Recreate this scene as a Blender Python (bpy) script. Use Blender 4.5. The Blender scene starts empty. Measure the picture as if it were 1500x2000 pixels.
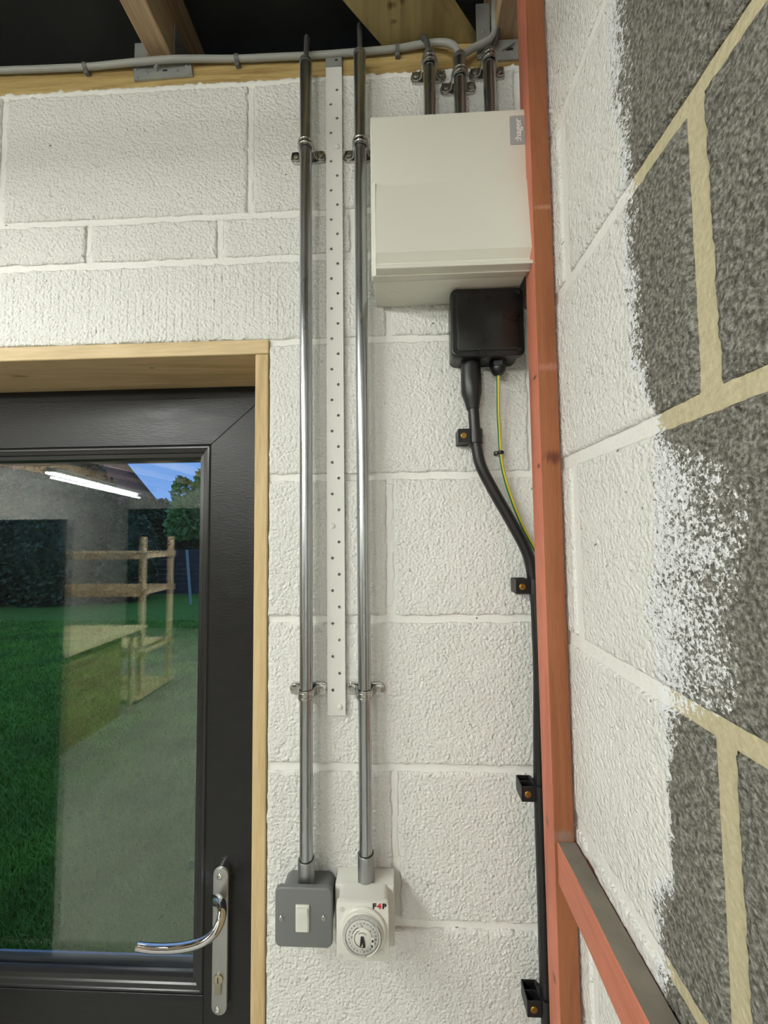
import bpy, bmesh, math, random
import numpy as np
from mathutils import Vector, Matrix
random.seed(7)
RNG = np.random.default_rng(11)
SC = bpy.context.scene
COL = SC.collection
ZC = 1.75          # camera height
D = .6075          # camera distance to the back wall (wall face is y = 0)
F = 751.0          # focal length in pixels of a 1500 x 2000 frame

# ------------------------------------------------------------------ camera
def basis(vx=779.89, vy=1041.39, roll=-.013136):
    dY = np.array([vx-750, vy-1000, F]); dY /= np.linalg.norm(dY)
    a = np.array([1, roll]); c = -(a[0]*dY[0]+a[1]*dY[1])/dY[2]
    dX = np.array([1, roll, c]); dX /= np.linalg.norm(dX)
    dZ = np.cross(dX, dY)
    if dZ[1] > 0: dZ = -dZ
    return dX, dY, dZ
B = basis()
cam_d = bpy.data.cameras.new('camera'); cam = bpy.data.objects.new('camera', cam_d); COL.objects.link(cam)
cam_d.sensor_fit = 'VERTICAL'; cam_d.sensor_height = 36; cam_d.lens = F/2000*36
cam_d.clip_start = .01; cam_d.clip_end = 200
M3 = Matrix(((B[0][0], -B[0][1], -B[0][2]), (B[1][0], -B[1][1], -B[1][2]), (B[2][0], -B[2][1], -B[2][2])))
cam.matrix_world = Matrix.Translation((0, -D, ZC)) @ M3.to_4x4()
SC.camera = cam

def ray(px, py):
    r = np.array([px-750, py-1000, F]); return np.array([r@B[0], r@B[1], r@B[2]])
def W(px, py, Y=0.):            # point on the plane y = Y
    r = ray(px, py)*(Y+D)/ray(px, py)[1]; return Vector((r[0], Y, r[2]+ZC))
def WX(px, py, X):              # point on the plane x = X
    r = ray(px, py); r = r*X/r[0]; return Vector((X, r[1]-D, r[2]+ZC))
def WZ(px, py, z):              # point on the plane z = z
    r = ray(px, py); r = r*(z-ZC)/r[2]; return Vector((r[0], r[1]-D, z))

# ------------------------------------------------------------------ world, exposure
w = bpy.data.worlds.new('sky'); SC.world = w; w.use_nodes = True
nt = w.node_tree; nt.nodes.clear()
wo = nt.nodes.new('ShaderNodeOutputWorld'); bg = nt.nodes.new('ShaderNodeBackground')
tc = nt.nodes.new('ShaderNodeTexCoord'); sx = nt.nodes.new('ShaderNodeSeparateXYZ'); cr = nt.nodes.new('ShaderNodeValToRGB')
nt.links.new(tc.outputs['Generated'], sx.inputs[0]); nt.links.new(sx.outputs['Z'], cr.inputs[0])
nt.links.new(cr.outputs[0], bg.inputs[0]); nt.links.new(bg.outputs[0], wo.inputs[0])
cr.color_ramp.elements[0].position = 0; cr.color_ramp.elements[0].color = (.15, .33, .76, 1)
cr.color_ramp.elements[1].position = .6; cr.color_ramp.elements[1].color = (.20, .36, .68, 1)
bg.inputs[1].default_value = 1.25
SC.view_settings.view_transform = 'Standard'; SC.view_settings.look = 'None'
SC.view_settings.gamma = 1; SC.view_settings.use_curve_mapping = False
SC.view_settings.exposure = -0.02
LEDC = (.97, 1., .945)
LAMP = 150.0       # radiance of the far LED tubes
PANEL = 95.0      # radiance of the near diffuser
FILL = 290.0        # radiance of the added fill tubes behind the viewer

# ------------------------------------------------------------------ materials
MATS = {}
def new_mat(name):
    m = bpy.data.materials.new(name); m.use_nodes = True
    return m, m.node_tree, m.node_tree.nodes['Principled BSDF']
def N(nt, t, **k):
    n = nt.nodes.new(t)
    for a, b in k.items():
        if a.startswith('i_'):
            key = a[2:]; key = int(key) if key.isdigit() else key
            n.inputs[key].default_value = b
        else: setattr(n, a, b)
    return n
def ramp(nt, src, stops, interp='LINEAR'):
    r = N(nt, 'ShaderNodeValToRGB'); r.color_ramp.interpolation = interp
    e = r.color_ramp.elements
    while len(e) < len(stops): e.new(.5)
    for i, (p, c) in enumerate(stops):
        e[i].position = p; e[i].color = (*c, 1) if len(c) == 3 else c
    nt.links.new(src, r.inputs[0]); return r
def mat(name, col, rough=.5, metal=0, var=0, vscale=20, bump=0, bscale=200, stretch=(1, 1, 1), spec=.5, coat=0):
    if name in MATS: return MATS[name]
    m, nt, p = new_mat(name)
    p.inputs['Roughness'].default_value = rough; p.inputs['Metallic'].default_value = metal
    p.inputs['Specular IOR Level'].default_value = spec; p.inputs['Coat Weight'].default_value = coat
    p.inputs['Base Color'].default_value = (*col, 1)
    tc = N(nt, 'ShaderNodeTexCoord'); mp = N(nt, 'ShaderNodeMapping'); mp.inputs['Scale'].default_value = stretch
    nt.links.new(tc.outputs['Object'], mp.inputs[0])
    n = N(nt, 'ShaderNodeTexNoise', i_Scale=vscale, i_Detail=5.); nt.links.new(mp.outputs[0], n.inputs['Vector'])
    if var:
        r = ramp(nt, n.outputs[0], [(.3, [c*(1-var) for c in col]), (.7, [min(1, c*(1+var)) for c in col])])
        nt.links.new(r.outputs[0], p.inputs['Base Color'])
        mr = N(nt, 'ShaderNodeMapRange', i_3=max(0, rough-.12), i_4=min(1, rough+.12)); nt.links.new(n.outputs[0], mr.inputs[0]); nt.links.new(mr.outputs[0], p.inputs['Roughness'])
    if bump:
        b2 = N(nt, 'ShaderNodeTexNoise', i_Scale=bscale, i_Detail=4.); nt.links.new(mp.outputs[0], b2.inputs['Vector'])
        b = N(nt, 'ShaderNodeBump', i_Distance=.001, i_Strength=bump); nt.links.new(b2.outputs[0], b.inputs['Height']); nt.links.new(b.outputs[0], p.inputs['Normal'])
    MATS[name] = m; return m
def wood(name, c0, c1, axis=2, scale=18, rough=.65, knots=True, knotc=None, band=.9, spots=()):
    if name in MATS: return MATS[name]
    m, nt, p = new_mat(name); p.inputs['Roughness'].default_value = rough
    tc = N(nt, 'ShaderNodeTexCoord'); mp = N(nt, 'ShaderNodeMapping')
    s = [1, 1, 1]; s[axis] = .09; mp.inputs['Scale'].default_value = s
    nt.links.new(tc.outputs['Object'], mp.inputs[0])
    n1 = N(nt, 'ShaderNodeTexNoise', i_Scale=scale, i_Detail=3., i_Distortion=1.2); nt.links.new(mp.outputs[0], n1.inputs['Vector'])
    mu = N(nt, 'ShaderNodeMath', operation='MULTIPLY', i_1=14.); nt.links.new(n1.outputs[0], mu.inputs[0])
    sn = N(nt, 'ShaderNodeMath', operation='SINE'); nt.links.new(mu.outputs[0], sn.inputs[0])
    n2 = N(nt, 'ShaderNodeTexNoise', i_Scale=scale*14, i_Detail=4.); nt.links.new(mp.outputs[0], n2.inputs['Vector'])
    ad = N(nt, 'ShaderNodeMath', operation='MULTIPLY_ADD', i_1=.25, i_2=.15); nt.links.new(sn.outputs[0], ad.inputs[0])
    a2 = N(nt, 'ShaderNodeMath', operation='MULTIPLY_ADD', i_1=band); nt.links.new(n2.outputs[0], a2.inputs[0]); nt.links.new(ad.outputs[0], a2.inputs[2])
    r = ramp(nt, a2.outputs[0], [(.15, c0), (.95, c1)])
    out = r.outputs[0]
    if knots:
        mk = N(nt, 'ShaderNodeMapping'); s2 = [1, 1, 1]; s2[axis] = .45; mk.inputs['Scale'].default_value = s2; nt.links.new(tc.outputs['Object'], mk.inputs[0])
        v = N(nt, 'ShaderNodeTexVoronoi', i_Scale=7.); nt.links.new(mk.outputs[0], v.inputs['Vector'])
        rk = ramp(nt, v.outputs['Distance'], [(.06, (1, 1, 1)), (.13, (0, 0, 0))])
        mx = N(nt, 'ShaderNodeMix', data_type='RGBA'); nt.links.new(rk.outputs[0], mx.inputs[0]); nt.links.new(out, mx.inputs[6])
        mx.inputs[7].default_value = (*(knotc or [c*.45 for c in c0]), 1); out = mx.outputs[2]
    for c, rad, col in spots:
        md = N(nt, 'ShaderNodeMapping'); md.inputs['Location'].default_value = [-c[i]/rad[i] for i in range(3)]; md.inputs['Scale'].default_value = [1/q for q in rad]
        nt.links.new(tc.outputs['Object'], md.inputs[0]); ln = N(nt, 'ShaderNodeVectorMath', operation='LENGTH'); nt.links.new(md.outputs[0], ln.inputs[0])
        a3 = N(nt, 'ShaderNodeMath', operation='MULTIPLY_ADD', i_1=.9); nt.links.new(n2.outputs[0], a3.inputs[0]); nt.links.new(ln.outputs['Value'], a3.inputs[2])
        rs = ramp(nt, a3.outputs[0], [(.75, (1, 1, 1)), (1., (.0, .0, .0))]); rs.color_ramp.elements[0].position = .6
        m4 = N(nt, 'ShaderNodeMix', data_type='RGBA'); nt.links.new(rs.outputs[0], m4.inputs[0]); nt.links.new(out, m4.inputs[6]); m4.inputs[7].default_value = (*col, 1); out = m4.outputs[2]
    nt.links.new(out, p.inputs['Base Color'])
    b = N(nt, 'ShaderNodeBump', i_Distance=.0006, i_Strength=.5); nt.links.new(a2.outputs[0], b.inputs['Height']); nt.links.new(b.outputs[0], p.inputs['Normal'])
    MATS[name] = m; return m

def block_mat(name, painted, use_paint_attr=False, smooth=1.0, mortar=False):
    """Concrete block / mortar; the paint attribute says where the white masonry paint lies."""
    m, nt, p = new_mat(name)
    tc = N(nt, 'ShaderNodeTexCoord')
    n1 = N(nt, 'ShaderNodeTexNoise', i_Scale=210., i_Detail=4., i_Roughness=.6); nt.links.new(tc.outputs['Object'], n1.inputs['Vector'])
    v1 = N(nt, 'ShaderNodeTexVoronoi', i_Scale=215., feature='SMOOTH_F1', i_Smoothness=.4); nt.links.new(tc.outputs['Object'], v1.inputs['Vector'])
    n3 = N(nt, 'ShaderNodeTexNoise', i_Scale=60., i_Detail=5.); nt.links.new(tc.outputs['Object'], n3.inputs['Vector'])
    pit = ramp(nt, n3.outputs[0], [(.27, (0, 0, 0)), (.38, (1, 1, 1))])
    big = N(nt, 'ShaderNodeTexNoise', i_Scale=5., i_Detail=3.); nt.links.new(tc.outputs['Object'], big.inputs['Vector'])
    h0 = N(nt, 'ShaderNodeMath', operation='MULTIPLY_ADD', i_1=-.55); nt.links.new(v1.outputs['Distance'], h0.inputs[0]); nt.links.new(n1.outputs[0], h0.inputs[2])
    h1 = N(nt, 'ShaderNodeMath', operation='MULTIPLY_ADD', i_1=.5); nt.links.new(pit.outputs[0], h1.inputs[0]); nt.links.new(h0.outputs[0], h1.inputs[2])
    white = ramp(nt, big.outputs[0], [(.3, (.77, .765, .72)), (.7, (.82, .815, .775))])
    if mortar: gray = ramp(nt, n1.outputs[0], [(.3, (.45, .40, .25)), (.7, (.57, .51, .34))])
    else:
        mixn = N(nt, 'ShaderNodeMath', operation='MULTIPLY_ADD', i_1=.6, i_2=0.); nt.links.new(h0.outputs[0], mixn.inputs[0]); mixn.inputs[1].default_value = .3
        n5 = N(nt, 'ShaderNodeTexNoise', i_Scale=340., i_Detail=5., i_Roughness=.7); nt.links.new(tc.outputs['Object'], n5.inputs['Vector'])
        nt.links.new(n5.outputs[0], mixn.inputs[2]); mixn.inputs[2].default_value = 0
        gray = ramp(nt, mixn.outputs[0], [(.46, (.085, .082, .068)), (.59, (.20, .193, .165)), (.74, (.35, .34, .30))])
    n6 = N(nt, 'ShaderNodeTexNoise', i_Scale=95., i_Detail=2.); nt.links.new(tc.outputs['Object'], n6.inputs['Vector'])
    r6 = ramp(nt, n6.outputs[0], [(.235, (1, 1, 1)), (.262, (0, 0, 0))])
    wm = N(nt, 'ShaderNodeMix', data_type='RGBA'); nt.links.new(r6.outputs[0], wm.inputs[0]); nt.links.new(white.outputs[0], wm.inputs[6]); wm.inputs[7].default_value = (.16, .155, .13, 1)
    class _W: outputs = [wm.outputs[2]]
    if not mortar: white = _W
    if painted and not use_paint_attr:
        nt.links.new(white.outputs[0], p.inputs['Base Color']); fac = None
    else:
        at = N(nt, 'ShaderNodeAttribute', attribute_name='paint')
        nn = N(nt, 'ShaderNodeTexNoise', i_Scale=300., i_Detail=4., i_Roughness=.75); nt.links.new(tc.outputs['Object'], nn.inputs['Vector'])
        nb = N(nt, 'ShaderNodeTexNoise', i_Scale=34., i_Detail=3.); nt.links.new(tc.outputs['Object'], nb.inputs['Vector'])
        s1 = N(nt, 'ShaderNodeMath', operation='MULTIPLY_ADD', i_1=.8); nt.links.new(nn.outputs[0], s1.inputs[0])
        s2 = N(nt, 'ShaderNodeMath', operation='MULTIPLY', i_1=.2); nt.links.new(nb.outputs[0], s2.inputs[0]); nt.links.new(s2.outputs[0], s1.inputs[2])
        st = N(nt, 'ShaderNodeMapRange', i_1=.37, i_2=.63, i_3=0., i_4=1.); nt.links.new(s1.outputs[0], st.inputs[0])
        df = N(nt, 'ShaderNodeMath', operation='SUBTRACT'); nt.links.new(at.outputs['Fac'], df.inputs[0]); nt.links.new(st.outputs[0], df.inputs[1])
        rf = ramp(nt, df.outputs[0], [(0.0, (0, 0, 0)), (.05, (1, 1, 1))])
        # pure white newer coat where it is thin, warmer where it is full
        cool = N(nt, 'ShaderNodeMix', data_type='RGBA'); cool.inputs[6].default_value = (.80, .81, .82, 1)
        rr = ramp(nt, at.outputs['Fac'], [(.85, (0, 0, 0)), (1., (1, 1, 1))]); nt.links.new(rr.outputs[0], cool.inputs[0]); nt.links.new(white.outputs[0], cool.inputs[7])
        mx = N(nt, 'ShaderNodeMix', data_type='RGBA'); nt.links.new(rf.outputs[0], mx.inputs[0]); nt.links.new(gray.outputs[0], mx.inputs[6]); nt.links.new(cool.outputs[2], mx.inputs[7])
        nt.links.new(mx.outputs[2], p.inputs['Base Color'])
    p.inputs['Roughness'].default_value = .62 if painted else .85
    p.inputs['Specular IOR Level'].default_value = .35
    b = N(nt, 'ShaderNodeBump', i_Distance=.0036*smooth, i_Strength=1.); nt.links.new(h1.outputs[0], b.inputs['Height']); nt.links.new(b.outputs[0], p.inputs['Normal'])
    return m
BLOCK_W = block_mat('white_painted_block', True)
MORTAR_W = block_mat('white_painted_mortar', True, smooth=.18)
BLOCK_R = block_mat('part_painted_block', True, True)
MORTAR_R = block_mat('part_painted_mortar', True, True, smooth=.3, mortar=True)

def galv(name, col=(.47, .48, .48), rough=.27, z=.15):
    return mat(name, col, rough, 1, .22, 40, .12, 300, (1, 1, z))
M = dict(
    conduit=galv('galvanised_tube', (.45, .47, .485), .28, .12), zinc=galv('zinc_plate', (.52, .52, .5), .22, 1), galv=mat('galvanised_sheet', (.36, .37, .35), .5, .6, .2, 30),
    coupler=galv('coupler_metal', (.36, .375, .38), .42, .3),
    steel=mat('screw_steel', (.45, .45, .43), .3, 1), chrome=mat('chrome', (.75, .75, .76), .06, 1), satin=mat('satin_plate', (.42, .42, .41), .38, .85, bump=.05, bscale=800),
    brass=mat('brass', (.42, .25, .05), .38, .9), nickel=mat('nickel_brass', (.5, .46, .34), .25, 1),
    cream=mat('cream_plastic', (.70, .685, .60), .38, bump=.05, bscale=900), white_pl=mat('white_plastic', (.68, .67, .61), .3),
    label_grey=mat('label_grey', (.33, .335, .33), .4), label_white=mat('label_white', (.78, .78, .75), .4),
    black_pl=mat('black_plastic', (.0065, .0065, .0065), .3, var=.3, vscale=30, bump=.15, bscale=60), black_rub=mat('black_rubber', (.008, .008, .0085), .38, var=.3, vscale=60),
    dark=mat('dark_plastic', (.010, .010, .011), .42), hammer=mat('grey_hammer_paint', (.165, .17, .17), .42, .1, bump=.12, bscale=500),
    sheath=mat('grey_cable_sheath', (.30, .30, .275), .5), tail=mat('dark_cable', (.06, .06, .06), .5), clip=mat('grey_clip', (.12, .12, .115), .5),
    frame=mat('anthracite_frame', (.011, .011, .011), .36, bump=.35, bscale=420, stretch=(.25, 1, 1), var=.12, vscale=60, spec=.3),
    bead=mat('anthracite_bead', (.014, .014, .014), .28), strap_w=mat('painted_strap', (.70, .695, .655), .5, bump=.1, bscale=150), screw_w=mat('painted_screw', (.68, .675, .63), .5),
    roof=mat('black_membrane', (.03, .03, .028), .6, var=.3, vscale=8), floor=mat('concrete_floor', (.42, .41, .38), .6, var=.12, vscale=6, bump=.2, bscale=80),
    green=mat('earth_green', (.02, .16, .03), .35), yellow=mat('earth_yellow', (.66, .53, .03), .35),
    dial=mat('dial_grey', (.55, .55, .52), .35), black_ink=mat('black_ink', (.01, .01, .01), .5), red_ink=mat('red_ink', (.6, .02, .03), .5),
    pine=wood('pale_pine_vertical', (.43, .30, .13), (.64, .48, .26), 2, 20, knots=False), pine_h=wood('pale_pine_horizontal', (.42, .30, .14), (.64, .49, .28), 0, 14, knots=True),
    plate=wood('wall_plate_timber', (.25, .15, .045), (.48, .35, .14), 0, 30, knots=False), joist=wood('joist_timber', (.26, .17, .09), (.46, .33, .20), 1, 22),
    brace=wood('treated_timber', (.17, .125, .045), (.36, .28, .12), 1, 10), red=wood('red_stained_timber', (.34, .115, .062), (.50, .19, .115), 2, 30, .6, knotc=(.16, .035, .018), band=.8),
    red_h=wood('red_stained_rail', (.40, .12, .066), (.57, .19, .115), 1, 30, .6, knotc=(.16, .035, .018), band=.8), red_front=wood('orange_brown_front', (.24, .075, .026), (.36, .125, .048), 2, 30, .65, knotc=(.13, .03, .012), band=.8), dusty=mat('dusty_top', (.19, .17, .135), .9, var=.2, vscale=30),
    ply=wood('plywood', (.72, .58, .36), (.88, .74, .5), 0, 5, knots=False), rack=wood('rack_timber', (.72, .56, .36), (.88, .72, .5), 2, 12),
    locker=mat('dark_locker', (.03, .03, .032), .5), plaster=mat('white_rendered', (.78, .78, .74), .8, bump=.3, bscale=60),
    leaf_d=mat('hedge_leaf', (.05, .085, .035), .6, var=.5, vscale=3), leaf_m=mat('maple_leaf', (.22, .36, .10), .5, var=.4, vscale=4), bark=mat('bark', (.08, .06, .045), .9),
    grass=mat('grass_blade', (.13, .32, .025), .6, var=.35, vscale=2.), lawn=mat('lawn_soil', (.08, .21, .018), .9, var=.35, vscale=14, bump=1, bscale=120),
    fence=mat('dark_fence', (.055, .05, .065), .8, var=.3, vscale=6), brickm=mat('brick_red', (.27, .14, .12), .9, var=.2, vscale=7), slate=mat('roof_tile', (.06, .05, .05), .7),
    cill=mat('blue_grey_cill', (.24, .29, .38), .3), post_p=mat('pale_stake', (.34, .36, .36), .6), pvc=mat('lamp_body', (.75, .75, .75), .4),
)
def glass_mat():
    m, nt, p = new_mat('window_glass')
    p.inputs['Base Color'].default_value = (.985, 1, .99, 1); p.inputs['Roughness'].default_value = 0; p.inputs['Transmission Weight'].default_value = 1; p.inputs['IOR'].default_value = 1.5
    return m
M['glass'] = glass_mat()
def clear_mat():
    m, nt, p = new_mat('clear_plastic')
    p.inputs['Base Color'].default_value = (.9, .9, .88, 1); p.inputs['Roughness'].default_value = .15; p.inputs['Alpha'].default_value = .35
    return m
M['clear'] = clear_mat()
def emit(name, col, s):
    m, nt, p = new_mat(name); p.inputs['Emission Color'].default_value = (*col, 1); p.inputs['Emission Strength'].default_value = s; p.inputs['Base Color'].default_value = (.8, .8, .8, 1)
    return m
M['tube'] = emit('led_tube', LEDC, LAMP)
M['fill_tube'] = emit('led_fill_tube', LEDC, FILL)
M['panel'] = emit('led_diffuser', LEDC, PANEL)

# ------------------------------------------------------------------ mesh helpers
class MB:
    def __init__(s): s.v = []; s.f = []; s.mi = []
    def add(s, vs, fs, mi=0):
        o = len(s.v); s.v += [tuple(v) for v in vs]; s.f += [tuple(i+o for i in f) for f in fs]
        s.mi += (mi if isinstance(mi, list) else [mi]*len(fs)); return s
    def addbm(s, bm, mi=0):
        bm.verts.ensure_lookup_table(); bm.verts.index_update()
        return s.add([v.co[:] for v in bm.verts], [[v.index for v in f.verts] for f in bm.faces], mi)
    def box(s, lo, hi, bev=0, seg=2, mi=0):
        lo = Vector(lo); hi = Vector(hi); bm = bmesh.new(); bmesh.ops.create_cube(bm, size=1)
        for v in bm.verts: v.co = Vector([lo[i]+(v.co[i]+.5)*(hi[i]-lo[i]) for i in range(3)])
        if bev: bmesh.ops.bevel(bm, geom=bm.edges[:], offset=bev, segments=seg, profile=.5, affect='EDGES')
        s.addbm(bm, mi); bm.free(); return s
    def prism(s, poly, a, b, plane='XZ', bev=0, seg=2, mi=0):
        """polygon in a plane, extruded along the remaining axis from a to b; bev rounds the rim at a"""
        def p3(u, v, w): return {'XZ': (u, w, v), 'XY': (u, v, w), 'YZ': (w, u, v)}[plane]
        bm = bmesh.new(); f0 = [bm.verts.new(p3(u, v, a)) for u, v in poly]; f1 = [bm.verts.new(p3(u, v, b)) for u, v in poly]
        top = bm.faces.new(f0); bm.faces.new(f1[::-1]); n = len(poly)
        for i in range(n): bm.faces.new((f0[(i+1) % n], f0[i], f1[i], f1[(i+1) % n]))
        bmesh.ops.recalc_face_normals(bm, faces=bm.faces[:])
        if bev: bmesh.ops.bevel(bm, geom=list(top.edges), offset=bev, segments=seg, profile=.5, affect='EDGES')
        s.addbm(bm, mi); bm.free(); return s
    def tube(s, pts, r, seg=16, cap=True, flat=1., mi=0, up=(0, 1, 0)):
        pts = [Vector(p) for p in pts]; n = len(pts); rs = r if isinstance(r, (list, tuple)) else [r]*n
        tang = [(pts[min(i+1, n-1)]-pts[max(i-1, 0)]).normalized() for i in range(n)]
        u = Vector(up); 
        if abs(u.dot(tang[0])) > .95: u = Vector((1, 0, 0))
        vs = []; 
        for i in range(n):
            u = (u-tang[i]*u.dot(tang[i])).normalized(); w_ = tang[i].cross(u)
            for k in range(seg):
                a = 2*math.pi*k/seg; vs.append(pts[i]+(u*math.cos(a)*flat+w_*math.sin(a))*rs[i])
        fs = []; mis = []
        for i in range(n-1):
            for k in range(seg):
                fs.append((i*seg+k, i*seg+(k+1) % seg, (i+1)*seg+(k+1) % seg, (i+1)*seg+k)); mis.append(mi(k) if callable(mi) else mi)
        if cap:
            fs += [tuple(range(seg))[::-1], tuple((n-1)*seg+k for k in range(seg))]; mis += [0 if callable(mi) else mi]*2
        return s.add(vs, fs, mis)
    def lathe(s, prof, o, axis, seg=32, mi=0, close=True):
        o = Vector(o); ax = Vector(axis).normalized(); u = ax.orthogonal().normalized(); w_ = ax.cross(u); vs = []
        for r, h in prof:
            for k in range(seg):
                a = 2*math.pi*k/seg; vs.append(o+ax*h+(u*math.cos(a)+w_*math.sin(a))*r)
        fs = [(i*seg+k, i*seg+(k+1) % seg, (i+1)*seg+(k+1) % seg, (i+1)*seg+k) for i in range(len(prof)-1) for k in range(seg)]
        if close: fs += [tuple(range(seg))[::-1], tuple((len(prof)-1)*seg+k for k in range(seg))]
        return s.add(vs, fs, mi)
    def build(s, name, m, parent=None, smooth=True, ang=35):
        me = bpy.data.meshes.new(name); me.from_pydata(s.v, [], s.f); 
        for mm in (m if isinstance(m, (list, tuple)) else [m]): me.materials.append(mm)
        if any(s.mi): me.polygons.foreach_set('material_index', s.mi)
        bm = bmesh.new(); bm.from_mesh(me); bmesh.ops.recalc_face_normals(bm, faces=bm.faces[:]); bm.to_mesh(me); bm.free()
        if smooth:
            me.shade_smooth(); me.set_sharp_from_angle(angle=math.radians(ang))
        o = bpy.data.objects.new(name, me); COL.objects.link(o)
        if parent: o.parent = parent
        return o
def rrect(x0, x1, z0, z1, r, n=5):
    out = []
    for cx, cz, a0 in ((x1-r, z1-r, 0), (x0+r, z1-r, 90), (x0+r, z0+r, 180), (x1-r, z0+r, 270)):
        for i in range(n+1):
            a = math.radians(a0+90*i/n); out.append((cx+r*math.cos(a), cz+r*math.sin(a)))
    return out
def root(name, label, cat, group=None):
    o = bpy.data.objects.new(name, None); COL.objects.link(o); o.empty_display_size = .05; o['label'] = label; o['category'] = cat
    if group: o['group'] = group
    return o
def settle(o, loc):
    """the parts were modelled in world coordinates: move the Empty to the thing's base"""
    loc = Vector(loc); o.location = loc
    def rec(x):
        for c in x.children:
            if c.type == 'MESH': c.data.transform(Matrix.Translation(-loc))
            rec(c)
    rec(o)
def tag(o, label, cat, group=None, kind=None):
    o['label'] = label; o['category'] = cat
    if group: o['group'] = group
    if kind: o['kind'] = kind
    return o
def struct(o, label=None):
    o['kind'] = 'structure'
    if label: o['label'] = label
    return o
def text(name, body, size, m, parent, loc, rot=(math.pi/2, 0, 0), depth=.0002, sx=1., bold=.0):
    c = bpy.data.curves.new(name, 'FONT'); c.body = body; c.size = size; c.extrude = depth; c.align_x = 'CENTER'; c.align_y = 'CENTER'; c.offset = bold
    t = bpy.data.objects.new(name, c); COL.objects.link(t); bpy.context.view_layer.update()
    me = bpy.data.meshes.new_from_object(t.evaluated_get(bpy.context.evaluated_depsgraph_get()))
    bpy.data.objects.remove(t); me.name = name
    from mathutils import Euler
    me.transform(Matrix.Translation(loc) @ Euler(rot).to_matrix().to_4x4() @ Matrix.Diagonal((sx, 1, 1, 1)))
    me.materials.clear(); me.materials.append(m)
    o = bpy.data.objects.new(name, me); COL.objects.link(o); o.parent = parent; return o
def smooth_path(pts, n=6):
    P = [Vector(p) for p in pts]; out = []
    for i in range(len(P)-1):
        p0 = P[max(i-1, 0)]; p1 = P[i]; p2 = P[i+1]; p3 = P[min(i+2, len(P)-1)]
        for k in range(n):
            t = k/n; out.append(.5*((2*p1)+(-p0+p2)*t+(2*p0-5*p1+4*p2-p3)*t*t+(-p0+3*p1-3*p2+p3)*t**3))
    out.append(P[-1]); return out
def screw(name, parent, c, r=.0035, m=None, h=.0015, axis=(0, -1, 0)):
    mb = MB(); mb.lathe([(r, 0), (r, h*.4), (r*.8, h), (.0001, h*1.1)], c, axis, 14)
    c = Vector(c); y = c.y-h*1.15
    mb.box((c.x-r*.6, y-.0001, c.z-r*.12), (c.x+r*.6, y+.0005, c.z+r*.12)); mb.box((c.x-r*.12, y-.0001, c.z-r*.6), (c.x+r*.12, y+.0005, c.z+r*.6))
    return mb.build(name, m or M['steel'], parent)

# ------------------------------------------------------------------ masonry
def vnoise(u, v, s, seed):
    g = np.random.default_rng(seed).random((256, 256)); a = u/s; b = v/s
    i = np.floor(a).astype(int); j = np.floor(b).astype(int); fu = a-i; fv = b-j; fu = fu*fu*(3-2*fu); fv = fv*fv*(3-2*fv)
    G = lambda x, y: g[x % 256, y % 256]
    return (G(i, j)*(1-fu)+G(i+1, j)*fu)*(1-fv)+(G(i, j+1)*(1-fu)+G(i+1, j+1)*fu)*fv
XW = .2153
# edge of the white paint on the right wall: (pixel row, full cover, last specks) on the wall plane
PB = [(-400, 1180, 1225), (0, 1190, 1225), (100, 1183, 1232), (200, 1188, 1238), (290, 1210, 1240), (400, 1212, 1243), (500, 1218, 1252), (600, 1226, 1258), (700, 1232, 1265), (780, 1255, 1272),
      (820, 1276, 1284), (860, 1265, 1310), (893, 1273, 1395), (950, 1277, 1470), (1000, 1275, 1470), (1100, 1268, 1455), (1200, 1262, 1450), (1300, 1280, 1440), (1365, 1285, 1436), (1392, 1290, 1420), (1415, 1296, 1330),
      (1500, 1304, 1313), (1600, 1311, 1318), (1690, 1312, 1322), (1720, 1278, 1320), (1800, 1278, 1312), (1900, 1278, 1308), (2000, 1275, 1315), (2400, 1280, 1320)]
def curve(k):
    q = [WX(p[k], p[0], XW) for p in PB]; z = np.array([a.z for a in q])[::-1]; y = np.array([a.y for a in q])[::-1]
    o = np.argsort(z); return z[o], y[o]
CS, CE = curve(1), curve(2)
def paint(Y, Z):
    ys = np.interp(Z, *CS); ye = np.interp(Z, *CE)
    wob = (vnoise(Y+9, Z+9, .009, 5)-.5)*.006+(vnoise(Y+9, Z+9, .03, 6)-.5)*.007
    t = (ys+wob-Y)/np.maximum(ys-ye, .002)          # 0 at the full-cover edge, 1 at the last specks
    return np.where(t < 0, 1.02, np.where(t > 1, 0., .86-.62*t))
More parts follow.
